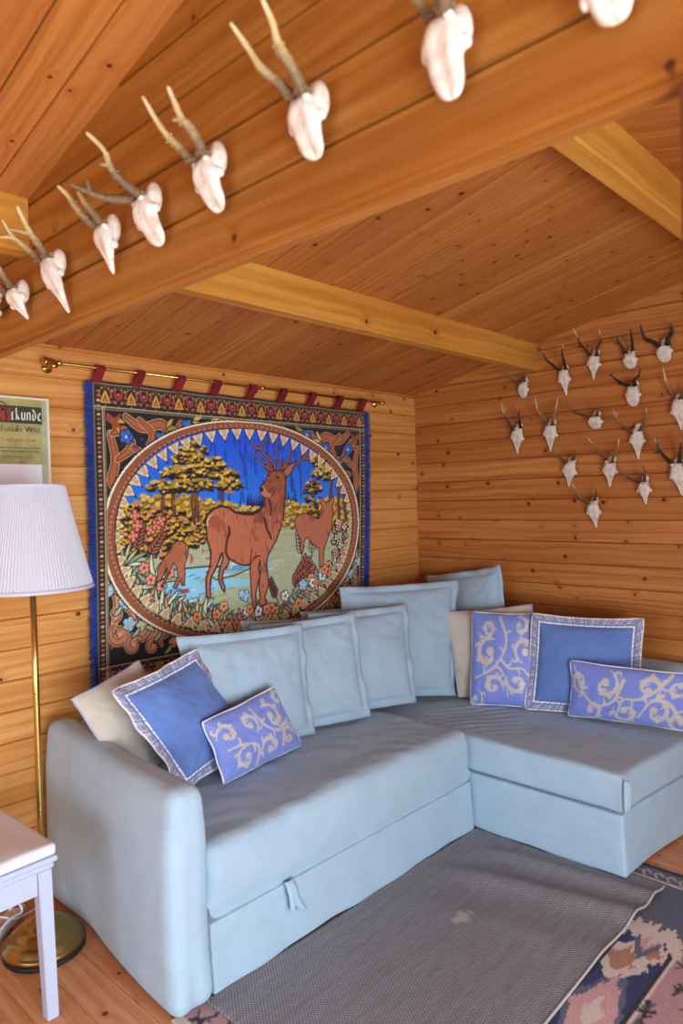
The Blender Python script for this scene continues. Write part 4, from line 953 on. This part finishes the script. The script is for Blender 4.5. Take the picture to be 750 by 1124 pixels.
cp('header_band', .845, 1.125, 2.5355, 2.5365, 1.672, 1.732, plain('dark_green_print', (58, 66, 48), .7, vary=.15))
cp('white_sheet', .845, 1.120, 2.536, 2.5375, 1.345, 1.528, plain('white_paper', (240, 240, 246), .6))
def pen(name, strokes, ox, oz, s, mat, nib=(.10, .075), y=-.0152):
    bm = bmesh.new()
    for st in strokes:
        for (a, b) in zip(st, st[1:]):
            q = []
            for (px_, pz_) in (a, b):
                q.append([(px_ - nib[0], pz_ - nib[1]), (px_ + nib[0], pz_ + nib[1])])
            v = [bm.verts.new((ox + x * s, y, oz + z * s)) for x, z in (q[0][0], q[0][1], q[1][1], q[1][0])]
            try: bm.faces.new(v)
            except ValueError: pass
    for f in list(bm.faces):
        if f.calc_area() < 1e-9: bm.faces.remove(f)
    r = bmesh.ops.extrude_face_region(bm, geom=bm.faces[:]); bmesh.ops.translate(bm, verts=[v for v in r['geom'] if isinstance(v, bmesh.types.BMVert)], vec=(0, .0006, 0))
    return from_bm(name, bm, mat, cert)
M_wp = plain('white_print', (226, 224, 200), .7); M_rp = plain('red_print', (168, 44, 36), .7); M_dp = plain('dark_print', (88, 66, 52), .7); M_op = plain('rust_print', (178, 96, 66), .7)
GL = {'U': [[(.15, .95), (.15, .15), (.35, 0)], [(.0, 1.0), (.3, .9)], [(.35, 0), (.7, .2)], [(.7, 1.05), (.7, 0)]],
      'r': [[(.1, .68), (.1, .05)], [(.0, .05), (.22, .0)], [(.1, .6), (.32, .72)]], 'k': [[(.1, 1.05), (.1, .0)], [(.1, .45), (.38, .7)], [(.12, .45), (.4, .02)], [(.0, 1.0), (.12, 1.08)]],
      'u': [[(.08, .68), (.08, .12), (.24, .0)], [(.24, 0), (.42, .15)], [(.42, .7), (.42, .0)], [(.18, .85), (.36, 1.0)]], 'n': [[(.08, .7), (.08, .0)], [(.08, .58), (.28, .72), (.42, .56)], [(.42, .56), (.42, .0)]],
      'd': [[(.1, .55), (.1, .12), (.26, .0), (.42, .15), (.42, .6)], [(.1, .55), (.26, .68), (.42, .6), (.1, 1.0)]], 'e': [[(.1, .6), (.1, .1), (.36, .02)], [(.1, .6), (.26, .72), (.36, .58), (.12, .34)]]}
x = 1.018; sz = .030
for ch in 'rkunde':
    pen('lettering', [[(a, b * 1.28) for a, b in q] for q in GL[ch]], x - .99, 1.684 - 1.55, sz, M_wp, (.075, .075)); x += sz * (.48 if ch == 'r' else .64)
pen('initial', GL['U'], .982 - .99, 1.680 - 1.55, .040, M_rp, (.15, .1))
bm = bmesh.new(); tube(bm, [(.985 - .99 + .022 * math.cos(a), -.016, 1.708 - 1.55 + .034 * math.sin(a)) for a in [i * math.pi / 12 for i in range(-4, 20)]], .0018, 5); from_bm('initial_ring', bm, M_dp, cert)
def words(t, x, z, size, mat, al='RIGHT'):
    cu = bpy.data.curves.new('text', 'FONT'); cu.body = t; cu.size = size; cu.align_x = al; cu.extrude = .0003; 
    t_ = bpy.data.objects.new('tmp', cu); COL.objects.link(t_); bpy.context.view_layer.update()
    me = bpy.data.meshes.new_from_object(t_.evaluated_get(bpy.context.evaluated_depsgraph_get())); bpy.data.objects.remove(t_); bpy.data.curves.remove(cu)
    me.materials.clear(); o = link('lettering', me, mat); o.parent = cert; o.location = (x - .99, -.0142, z - 1.55); o.rotation_euler = (R(90), 0, 0)
words('oilder Fuldaer Wild', 1.117, 1.642, .026, M_dp); words('F', 1.046, 1.642, .032, M_rp); words('W', 1.094, 1.642, .030, M_rp)
words('ag Treffpunkt Duft', 1.100, 1.607, .019, M_op)
words('Grundbuch der Anerkennung und Treue', 1.117, 1.583, .0095, M_dp); words('langen Zugehoerigkeit zum Verein', 1.112, 1.571, .0095, M_dp)
words('Wald, Heide & Flur', 1.092, 1.549, .014, M_op); words('Urkunde', 1.06, 1.534, .006, M_dp)

# ------------------------------------------------------------------ floor lamp
LX, LY = .932, 2.205
lamp = thing('floor_lamp', (LX, LY, 0), 'brass floor lamp with a white pleated shade, standing between the stool and the sofa arm', 'lamp')
k = N('antique_brass'); k.base(rgb(170, 140, 84)); k.b.inputs['Metallic'].default_value = 1; k.rough(.32); M_base = k.m
M_black = plain('black_rubber', (24, 24, 26), .6)
bm = bmesh.new(); lathe(bm, [(.02, .0005), (.118, .0005), (.121, .004), (.121, .014), (.112, .016), (.02, .016)], 64); from_bm('foot_ring', bm, M_black, lamp, True)
bm = bmesh.new(); lathe(bm, [(.03, .0165), (.118, .0165), (.121, .022), (.120, .030), (.114, .034), (.112, .036), (.106, .050), (.092, .060), (.086, .061), (.084, .063), (.078, .074), (.062, .082), (.058, .083), (.055, .086), (.046, .096), (.030, .102), (.016, .104), (.012, .112), (.010, .125), (.006, .126)], 72)
from_bm('base', bm, M_base, lamp, True)
bm = bmesh.new(); tube(bm, [(0, 0, .12), (0, 0, .44), (0, 0, .80), (0, 0, 1.20)], .0098, 20); pole = from_bm('pole', bm, M_brass, lamp, True)
for z in (.44, .80):
    bm = bmesh.new(); lathe(bm, [(.0095, z - .003), (.0113, z - .002), (.0113, z + .002), (.0095, z + .003)], 20); from_bm('pole_joint', bm, M_brass, pole, True)
# shade: a pleated truncated cone
bm = bmesh.new(); n = 110; zb, zt, rb, rt = 1.125, 1.440, .178, .103
rings = []
for z, f in ((zb, 0), (zb + .1, .33), (zb + .2, .66), (zt, 1)):
    rr_ = rb + (rt - rb) * f
    rings.append([bm.verts.new(((rr_ + (.0016 if j % 2 else -.0010)) * math.cos(math.pi * j / n), (rr_ + (.0016 if j % 2 else -.0010)) * math.sin(math.pi * j / n), z)) for j in range(2 * n)])
for a, b in zip(rings, rings[1:]):
    for j in range(2 * n): bm.faces.new((a[j], a[(j + 1) % (2 * n)], b[(j + 1) % (2 * n)], b[j]))
k = N('white_pleated_fabric'); k.base(rgb(228, 232, 242)); k.rough(.8)
tr = k.n('ShaderNodeBsdfTranslucent'); tr.inputs[0].default_value = rgb(230, 230, 236); mx = k.n('ShaderNodeMixShader'); mx.inputs[0].default_value = .3
k.t.links.new(k.b.outputs[0], mx.inputs[1]); k.t.links.new(tr.outputs[0], mx.inputs[2]); k.t.links.new(mx.outputs[0], k.t.nodes['Material Output'].inputs[0]); M_shade = k.m
shade = from_bm('lamp_shade', bm, M_shade, lamp); shade.modifiers.new('th', 'SOLIDIFY').thickness = .0012
for z, r_, h in ((zb, rb, .010), (zt, rt, .006)):
    bm = bmesh.new(); a = [(r_ + .0035, z - .001), (r_ + .0035 - (.0 if z > 1.3 else .0022), z + h), (r_ - .004, z + h), (r_ - .003, z - .001)]
    rg = [[bm.verts.new((q * math.cos(2 * math.pi * j / 96), q * math.sin(2 * math.pi * j / 96), zz)) for j in range(96)] for q, zz in a]
    for i in range(4):
        for j in range(96): bm.faces.new((rg[i][j], rg[i][(j + 1) % 96], rg[(i + 1) % 4][(j + 1) % 96], rg[(i + 1) % 4][j]))
    from_bm('shade_rim', bm, M_shade, shade, True)
bm = bmesh.new(); 
for q in range(3):
    a = q * 2.094; tube(bm, [(0, 0, 1.40), (.05 * math.cos(a), .05 * math.sin(a), 1.425), (.1 * math.cos(a), .1 * math.sin(a), 1.436)], .0015, 6)
tube(bm, [(0, 0, 1.2), (0, 0, 1.40)], .006, 8); from_bm('shade_carrier', bm, M_brass, lamp, True)
bm = bmesh.new(); bmesh.ops.create_uvsphere(bm, u_segments=20, v_segments=14, radius=.03, matrix=Matrix.Translation((0, 0, 1.28))); from_bm('bulb', bm, plain('bulb_glass', (240, 240, 240), .3), lamp, True)

# ------------------------------------------------------------------ stool with its cushion
M_paint = plain('grey_lilac_paint', (186, 196, 218), .45)
st = thing('stool', (.615, 2.085, 0), 'pale grey painted stool at the left edge with a white seat pad', 'stool'); st.rotation_euler = (0, 0, R(2.2))
bm = bmesh.new(); box(bm, -.215, .215, -.215, .215, .424, .440, .005, 2); from_bm('seat_board', bm, M_paint, st)
bm = bmesh.new(); box(bm, -.208, .208, -.208, .208, .406, .4235, .007, 3); from_bm('moulding', bm, M_paint, st)
for (x0, x1, y0, y1) in ((-.165, .165, -.198, -.182), (-.165, .165, .182, .198), (.182, .198, -.165, .165), (-.198, -.182, -.165, .165)):
    bm = bmesh.new(); box(bm, x0, x1, y0, y1, .343, .4055, .002); from_bm('apron', bm, M_paint, st)
for sx in (-1, 1):
    for sy in (-1, 1):
        bm = bmesh.new(); r = bmesh.ops.create_cube(bm, size=1)
        for v in bm.verts:
            top = v.co.z > 0; c = .184 if top else .192; hw = .0185 if top else .0155
            v.co = Vector((sx * c + (hw if v.co.x > 0 else -hw), sy * c + (hw if v.co.y > 0 else -hw), .4055 if top else .0005))
        bmesh.ops.bevel(bm, geom=bm.edges[:], offset=.002, segments=2, affect='EDGES'); from_bm('leg', bm, M_paint, st)
def f_pad(p):
    for bx, by in ((.09, .02), (-.09, .02), (.0, .1), (0, -.09)):
        d = math.hypot(p.x - bx, p.y - by)
        if p.z > .45: p.z -= .012 * math.exp(-(d / .03) ** 2)
    if p.z > .45: p.z += .003 * nz(p.x * 9, p.y * 9)
    return p
bm = bmesh.new(); soft_box(bm, -.213, .213, -.213, .213, .441, .474, .010, 40, 40, 4, f_pad)
pad = from_bm('seat_pad', bm, fabric('white_pad_cloth', (224, 227, 236), .03), None, True, (.615, 2.085, 0)); pad.rotation_euler = (0, 0, R(2.2))
tag(pad, 'white tufted square seat pad lying on the pale grey stool', 'seat pad')
M_white = plain('white_plastic', (232, 232, 234), .4)
for bx, by in ((.09, .02), (-.09, .02)):
    bm = bmesh.new(); lathe(bm, [(.002, .4615), (.010, .4615), (.012, .464), (.008, .468), (.002, .469)], 20, (bx, by)); from_bm('tuft_button', bm, M_white, pad, True)

# ------------------------------------------------------------------ power strip and cables on the floor behind the lamp foot
ps = thing('power_strip', (.885, 2.40, 0), 'white power strip with a red switch behind the lamp foot', 'power strip'); ps.rotation_euler = (0, 0, R(38))
bm = bmesh.new(); box(bm, -.10, .10, -.022, .022, .001, .036, .008, 3); from_bm('housing', bm, M_white, ps, True)
bm = bmesh.new(); box(bm, .070, .092, -.010, .010, .0365, .043, .002, 2); from_bm('switch', bm, plain('red_switch', (214, 40, 30), .35), ps)
for q in (-.07, -.025, .02):
    bm = bmesh.new(); lathe(bm, [(.014, .0365), (.018, .0365), (.018, .038), (.0145, .038), (.0145, .0368), (.001, .0367)], 24, (q, 0)); from_bm('socket', bm, plain('socket_grey', (196, 196, 200), .5), ps, True)
pl = thing('plug', (.825, 2.345, .0), 'black mains plug standing in the white power strip', 'plug')
bm = bmesh.new(); lathe(bm, [(.015, .0385), (.017, .040), (.017, .058), (.012, .070), (.006, .085), (.005, .095)], 20); from_bm('plug_body', bm, M_black, pl, True)
bm = bmesh.new(); tube(bm, smooth_pts([(0, 0, .092), (-.006, -.01, .10), (-.02, -.03, .07), (-.03, -.03, .012), (-.05, .03, .006), (-.16, .12, .005)]), .0035, 8); from_bm('cable', bm, M_black, pl, True)
pl.location = (.830, 2.357, 0)
def cable(pts, label, r=.0035):
    o = Vector(pts[0]); bm = bmesh.new(); tube(bm, smooth_pts([Vector(p) - o for p in pts], 6), r, 8)
    tag(from_bm('power_cable', bm, M_white, None, True, o), label, 'cable', 'white cables')
cable([(.865, 2.30, .115), (.885, 2.29, .135), (.90, 2.29, .10), (.885, 2.335, .068), (.85, 2.33, .05), (.818, 2.31, .020), (.79, 2.315, .006), (.72, 2.40, .005)], 'white cable looping high over the power strip beside the stool leg')
cable([(.83, 2.42, .06), (.86, 2.36, .072), (.90, 2.345, .055), (.94, 2.36, .045), (.985, 2.355, .05), (1.005, 2.36, .012), (1.01, 2.44, .005)], 'white cable crossing behind the lamp foot toward the sofa arm')

# ------------------------------------------------------------------ roe buck antler trophies
k = N('bleached_bone'); c = k.mix(k.ramp(k.noise(k.coords(), 45, 4, .6), .4, .68), rgb(228, 218, 204), rgb(208, 190, 168))
k.base(c); k.rough(.6); k.bump(k.noise(k.coords(), 90, 3), .5, .003); M_bone = k.m
def antler_mat(name, dark, mid, tip, length):
    k = N(name); z = k.sep(k.coords())[2]; g = k.math('DIVIDE', z, length); nn = k.noise(k.coords(), 160, 3)
    g = k.math('ADD', g, k.math('MULTIPLY_ADD', nn, .3, -.15))
    c = k.mix(k.ramp(g, .05, .65), rgb(*dark), rgb(*mid)); c = k.mix(k.ramp(g, .65, 1.05), c, rgb(*tip))
    k.base(c); k.rough(.55); k.bump(k.noise(k.coords(), 220, 3), .8, .003); return k.m
M_ad = antler_mat('dark_antler', (40, 26, 18), (76, 54, 38), (214, 196, 164), .105)
M_al = antler_mat('tan_antler', (84, 62, 44), (146, 118, 84), (216, 198, 160), .10)
M_an = antler_mat('grey_antler', (116, 92, 62), (190, 164, 110), (218, 202, 156), .07)
SKR = [
{"y":1.8299,"z":1.9425,"n":[15,-68],"L":[[-35,18,-4],[-60,30,9],[-105,41,33],[-110,53,68]],"R":[[-58,-18,10],[-94,-36,38],[-119,-53,59]],"lt":[],"rt":[],"w":0.058,"k":1.0},
{"y":1.6107,"z":1.9758,"n":[-1,-118],"L":[[-42,18,7],[-91,30,29],[-141,41,57],[-152,53,99]],"R":[[-47,-18,8],[-98,-30,45],[-131,-41,77],[-143,-53,106]],"lt":[],"rt":[[[-127,-41,62],[-149,-41,61]]],"w":0.063,"k":1.0},
{"y":1.4541,"z":2.0272,"n":[17,-108],"L":[[-43,18,3],[-72,27,32],[-109,36,54],[-118,44,86],[-140,53,122]],"R":[[-47,-18,-3],[-60,-27,32],[-43,-36,64],[-68,-44,90],[-99,-53,106]],"lt":[[[-96,36,41],[-147,36,36]]],"rt":[],"w":0.066,"k":1.0},
{"y":1.2861,"z":2.0071,"n":[3,-63],"L":[[-39,18,10],[-55,30,40],[-71,41,71],[-56,53,106]],"R":[[-47,-18,15],[-82,-30,45],[-120,-41,73],[-161,-53,85]],"lt":[[[-50,41,59],[-105,41,51]]],"rt":[[[-81,-30,51],[-112,-30,47]]],"w":0.064,"k":1.0},
{"y":1.1354,"z":2.0249,"n":[1,-73],"L":[[-43,18,-3],[-83,27,11],[-153,36,17],[-168,44,48],[-165,53,83]],"R":[[-41,-18,-2],[-55,-27,23],[-36,-36,54],[-71,-44,76],[-123,-53,92]],"lt":[],"rt":[],"w":0.069,"k":1.5},
{"y":1.2742,"z":1.8526,"n":[8,-82],"L":[[-45,18,12],[-77,30,19],[-123,41,34],[-168,53,57]],"R":[[-60,-18,8],[-96,-30,28],[-72,-41,46],[-86,-53,73]],"lt":[[[-93,30,17],[-138,30,13]]],"rt":[],"w":0.068,"k":1.2},
{"y":1.0805,"z":1.7698,"n":[-7,-128],"L":[[-30,10,8],[-37,27,45],[-60,36,79],[-65,44,121],[-52,53,159]],"R":[[-48,-18,9],[-49,-30,43],[-66,-41,80],[-90,-53,128]],"lt":[],"rt":[],"w":0.067,"k":1.0},
{"y":1.8688,"z":1.7136,"n":[19,-126],"L":[[-57,18,-6],[-73,30,36],[-99,41,76],[-103,53,139]],"R":[[-36,-18,6],[-69,-30,44],[-96,-41,82],[-134,-53,105]],"lt":[[[-99,41,83],[-76,41,116]]],"rt":[[[-72,-30,30],[-107,-30,32]]],"w":0.074,"k":1.0},
{"y":1.6842,"z":1.7178,"n":[17,-131],"L":[[-49,18,1],[-70,30,41],[-93,41,81],[-90,53,142]],"R":[[-50,-18,-2],[-65,-30,36],[-59,-41,74],[-60,-53,126]],"lt":[],"rt":[],"w":0.075,"k":1.0},
{"y":1.4558,"z":1.7356,"n":[6,-55],"L":[[-58,18,1],[-133,30,10],[-191,41,22],[-200,72,57]],"R":[[-56,-18,4],[-83,-36,32],[-119,-53,64]],"lt":[[[-191,41,22],[-200,47,75]]],"rt":[],"w":0.071,"k":1.0},
{"y":1.2594,"z":1.6556,"n":[5,-133],"L":[[-46,18,-11],[-108,30,17],[-153,41,46],[-167,53,88]],"R":[[-45,-18,-2],[-36,-30,28],[-30,-42,64],[-64,-53,97]],"lt":[[[-62,30,8],[-154,30,-1]],[[-153,41,46],[-157,41,82]]],"rt":[],"w":0.07,"k":1.0},
{"y":1.5854,"z":1.5196,"n":[22,-111],"L":[[-45,18,7],[-82,30,31],[-114,41,49],[-112,53,73]],"R":[[-44,-18,19],[-60,-35,43],[-102,-53,64]],"lt":[],"rt":[],"w":0.075,"k":1.0},
{"y":1.3862,"z":1.5156,"n":[15,-115],"L":[[-47,18,14],[-85,27,44],[-138,36,62],[-131,44,88],[-154,53,115]],"R":[[-58,-18,-1],[-63,-30,35],[-41,-41,73],[-62,-53,108]],"lt":[],"rt":[[[-63,-30,42],[-99,-30,47]]],"w":0.071,"k":1.0},
{"y":1.2334,"z":1.4162,"n":[0,-101],"L":[[-45,18,1],[-93,30,13],[-139,41,38],[-168,53,68]],"R":[[-77,-18,5],[-101,-30,35],[-137,-41,58],[-193,-53,76]],"lt":[[[-93,30,13],[-169,30,21]]],"rt":[[[-107,-30,29],[-160,-30,31]]],"w":0.062,"k":1.0},
{"y":1.0905,"z":1.4881,"n":[-16,-137],"L":[[-48,18,13],[-104,27,41],[-142,36,70],[-148,44,94],[-139,53,118]],"R":[[-45,-18,11],[-72,-30,56],[-96,-41,84],[-141,-53,110]],"lt":[[[-127,36,59],[-200,38,51]],[[-133,44,86],[-102,44,119]]],"rt":[],"w":0.07,"k":1.2},
{"y":1.4744,"z":1.3218,"n":[-4,-117],"L":[[-49,18,0],[-95,30,27],[-126,41,66],[-142,53,101]],"R":[[-55,-18,19],[-81,-36,51],[-126,-53,80]],"lt":[],"rt":[],"w":0.069,"k":1.0}]
SKP = [
{"y":1.9235,"z":1.9218,"n":[33,-42],"L":[[-41,18,5],[-55,33,23],[-71,48,59]],"R":[[-49,-18,1],[-67,-33,24],[-94,-48,49]],"lt":[],"rt":[],"w":0.093,"k":1.0},
{"y":1.7851,"z":1.9094,"n":[-16,-68],"L":[[-42,18,-4],[-62,33,10],[-83,48,26]],"R":[[-47,-18,4],[-69,-28,20],[-85,-38,38],[-107,-48,58]],"lt":[],"rt":[],"cr":[-25,4],"w":0.086,"k":1.0},
{"y":1.5901,"z":1.9353,"n":[-38,-121],"L":[[-48,18,0],[-66,28,22],[-97,38,46],[-123,48,44]],"R":[[-48,-18,2],[-71,-26,25],[-91,-33,43],[-108,-40,66],[-122,-48,85]],"lt":[[[-92,38,43],[-107,38,61],[-120,38,81]]],"rt":[[[-92,-33,38],[-111,-33,38],[-133,-33,37]]],"cr":[-30,2],"w":0.089,"k":1.0},
{"y":1.3331,"z":1.938,"n":[18,-84],"L":[[-42,18,2],[-71,28,27],[-93,38,60],[-108,48,78]],"R":[[-54,-18,2],[-92,-33,21],[-115,-48,35]],"lt":[],"rt":[],"cr":[-9,7],"w":0.093,"k":1.0},
{"y":1.1939,"z":1.9485,"n":[-30,-83],"L":[[-44,18,6],[-79,26,0],[-107,33,1],[-130,40,6],[-152,48,13]],"R":[[-53,-18,5],[-89,-26,12],[-115,-33,26],[-131,-40,50],[-167,-48,65]],"lt":[[[-121,33,1],[-127,33,24]]],"rt":[[[-119,-33,31],[-137,-33,26]]],"cr":[-28,11],"w":0.097,"k":1.0},
{"y":0.9961,"z":1.9531,"n":[-15,-79],"L":[[-44,18,6],[-64,28,26],[-92,38,54],[-119,48,99]],"R":[[-48,-18,6],[-74,-25,30],[-100,-33,39],[-117,-40,55],[-134,-48,70]],"lt":[],"rt":[[[-100,-33,38],[-117,-33,30]]],"cr":[-29,11],"w":0.086,"k":1.0},
{"y":0.7523,"z":1.9598,"n":[-4,-78],"L":[[-37,18,10],[-61,25,29],[-84,33,42],[-103,40,67],[-126,48,94]],"R":[[-51,-18,2],[-81,-25,22],[-111,-33,36],[-126,-40,53],[-150,-48,68]],"lt":[],"rt":[],"cr":[-27,4],"w":0.077,"k":1.0},
{"y":0.5029,"z":1.9571,"n":[5,-84],"L":[[-30,17,12],[-38,28,30],[-52,38,48],[-66,48,68]],"R":[[-59,-18,-2],[-91,-33,-2],[-121,-48,-4]],"lt":[],"rt":[],"cr":[-19,-3],"w":0.067,"k":1.0},
{"y":0.3012,"z":1.9113,"n":[0,-42],"L":[[-30,12,24],[-30,28,51],[-30,42,78]],"R":[[-72,-18,-10],[-118,-33,-22],[-163,-48,-36]],"lt":[],"rt":[],"cr":[-16,0],"w":0.057,"k":1.0}]
def ell(bm, c, r, seg=14):
    bmesh.ops.create_uvsphere(bm, u_segments=seg, v_segments=seg // 2 + 2, radius=1, matrix=Matrix.Translation(c) @ Matrix.Diagonal((r[0], r[1], r[2], 1)))
def trophy(d, xw, mat, label, group, seed):
    t = thing('antler_trophy', (xw, d['y'], d['z']), label, 'antlers', group); rr_ = random.Random(seed)
    ny, nzz = d['n'][0] / 1000, d['n'][1] / 1000; w_ = d['w']; L = math.hypot(ny, nzz); cap = L < w_ * 1.25 and not d.get('cr')
    blunt = bool(d.get('cr')) and d['y'] < 1.25
    if d.get('cr'): w_ = min(w_, .064); d['k'] = 1.25
    ax = Vector((0, ny, nzz)).normalized(); lat = Vector((0, -ax.z, ax.y)); 
    if cap: prof = [(-.22, .30, -.020, .012), (-.12, .56, -.024, .020), (.0, .72, -.030, .024), (.2, .86, -.034, .024), (.42, 1.0, -.034, .021), (.6, .94, -.028, .018), (.8, .78, -.020, .014), (.93, .55, -.014, .010), (1.0, .28, -.010, .006)]
    elif blunt: prof = [(-.10, .40, -.022, .012), (-.04, .66, -.026, .018), (.0, .74, -.030, .022), (.16, .80, -.034, .023), (.30, .94, -.034, .021), (.38, 1.0, -.032, .019), (.46, .84, -.029, .018), (.60, .76, -.026, .016), (.76, .74, -.022, .014), (.88, .64, -.018, .011), (.96, .44, -.014, .008), (1.0, .20, -.012, .005)]
    else: prof = [(-.17, .28, -.020, .012), (-.10, .50, -.024, .020), (.0, .68, -.030, .024), (.14, .78, -.034, .025), (.27, .96, -.034, .022), (.34, 1.0, -.032, .020), (.42, .80, -.029, .018), (.54, .62, -.025, .016), (.66, .40, -.020, .013), (.78, .25, -.016, .010), (.92, .17, -.011, .007), (1.0, .08, -.009, .004)]
    bm = bmesh.new(); seg = 18; rings = []
    for tt, wf, cx_, dp in prof:
        c = ax * (tt * L); c.x = cx_; ring = []
        for j in range(seg):
            a = 2 * math.pi * j / seg; ca, sa = math.cos(a), math.sin(a)
            wd = w_ / 2 * wf * (1 + .10 * rr_.uniform(-1, 1) * (1 if tt > .2 else .3)); dd = dp * (1.0 if sa > 0 else .55)
            ring.append(bm.verts.new(c + lat * (ca * wd) + Vector((-sa * dd * (.82 + .18 * abs(ca)) + (.004 if abs(ca) < .25 and sa > 0 and tt > .25 else 0), 0, 0))))
        rings.append(ring)
    for a, b in zip(rings, rings[1:]):
        for j in range(seg): bm.faces.new((a[j], a[(j + 1) % seg], b[(j + 1) % seg], b[j]))
    bm.faces.new(rings[0]); bm.faces.new(rings[-1][::-1])
    for s_ in (-1, 1):                                     # eye-socket rims and pedicles
        c = ax * (.36 * L) + lat * (s_ * w_ * .46); c.x = -.028; ell(bm, c, (.010, .007, .009), 8)
        tube(bm, [c, c + lat * (s_ * w_ * .13) + ax * .002], [.006, .001], 6)
    cr = d.get('cr'); cc_ = Vector((-.021, cr[0] / 1000 * .72, cr[1] / 1000 - .006)) if cr else Vector((-.021, -.004, .018)); ell(bm, cc_, (.016, w_ * .27, .029 if cr else .018), 16)
    base = {}
    for s_, key in ((1, 'L'), (-1, 'R')):
        p0 = Vector(d[key][0]) / 1000; b0 = Vector((-.034, s_ * .014, -.010)); base[key] = p0; tube(bm, [b0, p0], [.009, .008], 8)
    sk_ = from_bm('skull', bm, M_bone, t, True)
    m = sk_.modifiers.new('s', 'SUBSURF'); m.levels = 1; m.render_levels = 1
    for key, tk in (('L', 'lt'), ('R', 'rt')):
        pts = [Vector(p) / 1000 for p in d[key]]; o_ = pts[0].copy(); sp = smooth_pts([p - o_ for p in pts], 5); n_ = len(sp); kk = d['k']
        bm = bmesh.new(); tube(bm, sp, [kk * (.0074 - .0052 * (i / (n_ - 1)) ** 1.2) * (1 + .10 * rr_.uniform(-1, 1)) for i in range(n_)], 9)
        for q in range(14 if kk < 1.3 else 26):                # pearling near the base
            i = rr_.randint(0, max(1, n_ // 2)); a = rr_.uniform(0, 6.28); r_ = kk * .0068; ell(bm, sp[i] + Vector((r_ * math.cos(a), r_ * math.sin(a), rr_.uniform(-.003, .003))), (.0022, .0022, .0026), 6)
        for tn in d[tk]:
            tp = smooth_pts([Vector(p) / 1000 - o_ for p in tn], 3); near = min(sp, key=lambda v: (v - tp[0]).length); tp[0] = near
            tube(bm, tp, [kk * (.0050 - .0036 * i / (len(tp) - 1)) for i in range(len(tp))], 7)
        an = from_bm('antler', bm, mat, t, True, o_)
        bm = bmesh.new()
        for q in range(9): a = q * .698; ell(bm, Vector((.0085 * kk * math.cos(a), .0085 * kk * math.sin(a), 0)), (.0042, .0042, .0034), 6)
        ell(bm, Vector((0, 0, 0)), (.009 * kk, .009 * kk, .0035), 10)
        from_bm('burr', bm, mat, an, True)
    return t
LR = ['small skull cap with short thin antlers, directly under the end of the roof beam',
 'skull with dark blunt antlers and a long nose, nearest right of the roof beam end',
 'skull with long slim spreading antlers, third along the top row from the roof beam',
 'rounded skull cap with two upright dark antlers, left of the one with thick black burrs',
 'skull cap with thick black burrs and wide white tipped antlers, topmost on the right',
 'blunt skull cap with knobbly dark antlers in a wide V, below the top row',
 'large skull cut by the right edge, its long grey antler curving up left',
 'skull with white tipped straight antlers, below and left of the smallest skull cap',
 'skull with narrow straight antlers between the white tipped one and the short cap',
 'short skull cap with one forked antler thrown far to the left, mid row',
 'big skull with a long thin nose and a smooth curved spike as right antler',
 'small skull with short antlers bent left, leftmost of the third row',
 'skull with long wavy hooked antlers, in the middle of the third row',
 'smooth oval skull with a pronged right antler, right of the lowest skull',
 'broad skull with many pointed knobbly antlers at the right edge, third row',
 'lowest skull on the log wall, bright white with one long antler leaning left']
mats = [M_al, M_ad, M_ad, M_ad, M_ad, M_ad, M_al, M_ad, M_al, M_al, M_al, M_al, M_al, M_al, M_ad, M_al]
for i, d in enumerate(SKR): trophy(d, XW - .0015, mats[i], LR[i], 'roe skulls on the gable wall', 30 + i)
LP = ['antlered skull on the cross wall, cut off by the left edge of the photo',
 'small skull second from the left on the cross wall, its antlers cut off',
 'skull with pronged antlers and a long sharp nose, third from left on the cross wall',
 'slender skull with two plain spikes and a narrow pointed nose on the cross wall',
 'skull with wide flung knobbly antlers, one raised and one flat, on the cross wall',
 'skull with two parallel spikes, one with a small prong, on the cross wall',
 'large skull with very long bare spikes, third from the right on the cross wall',
 'broad skull second from the right on the cross wall, antlers cut off above',
 'rightmost skull on the cross wall, only its lower bone edge showing']
for i, d in enumerate(SKP): trophy(d, .7685, M_an, LP[i], 'roe skulls on the cross beam wall', 60 + i)
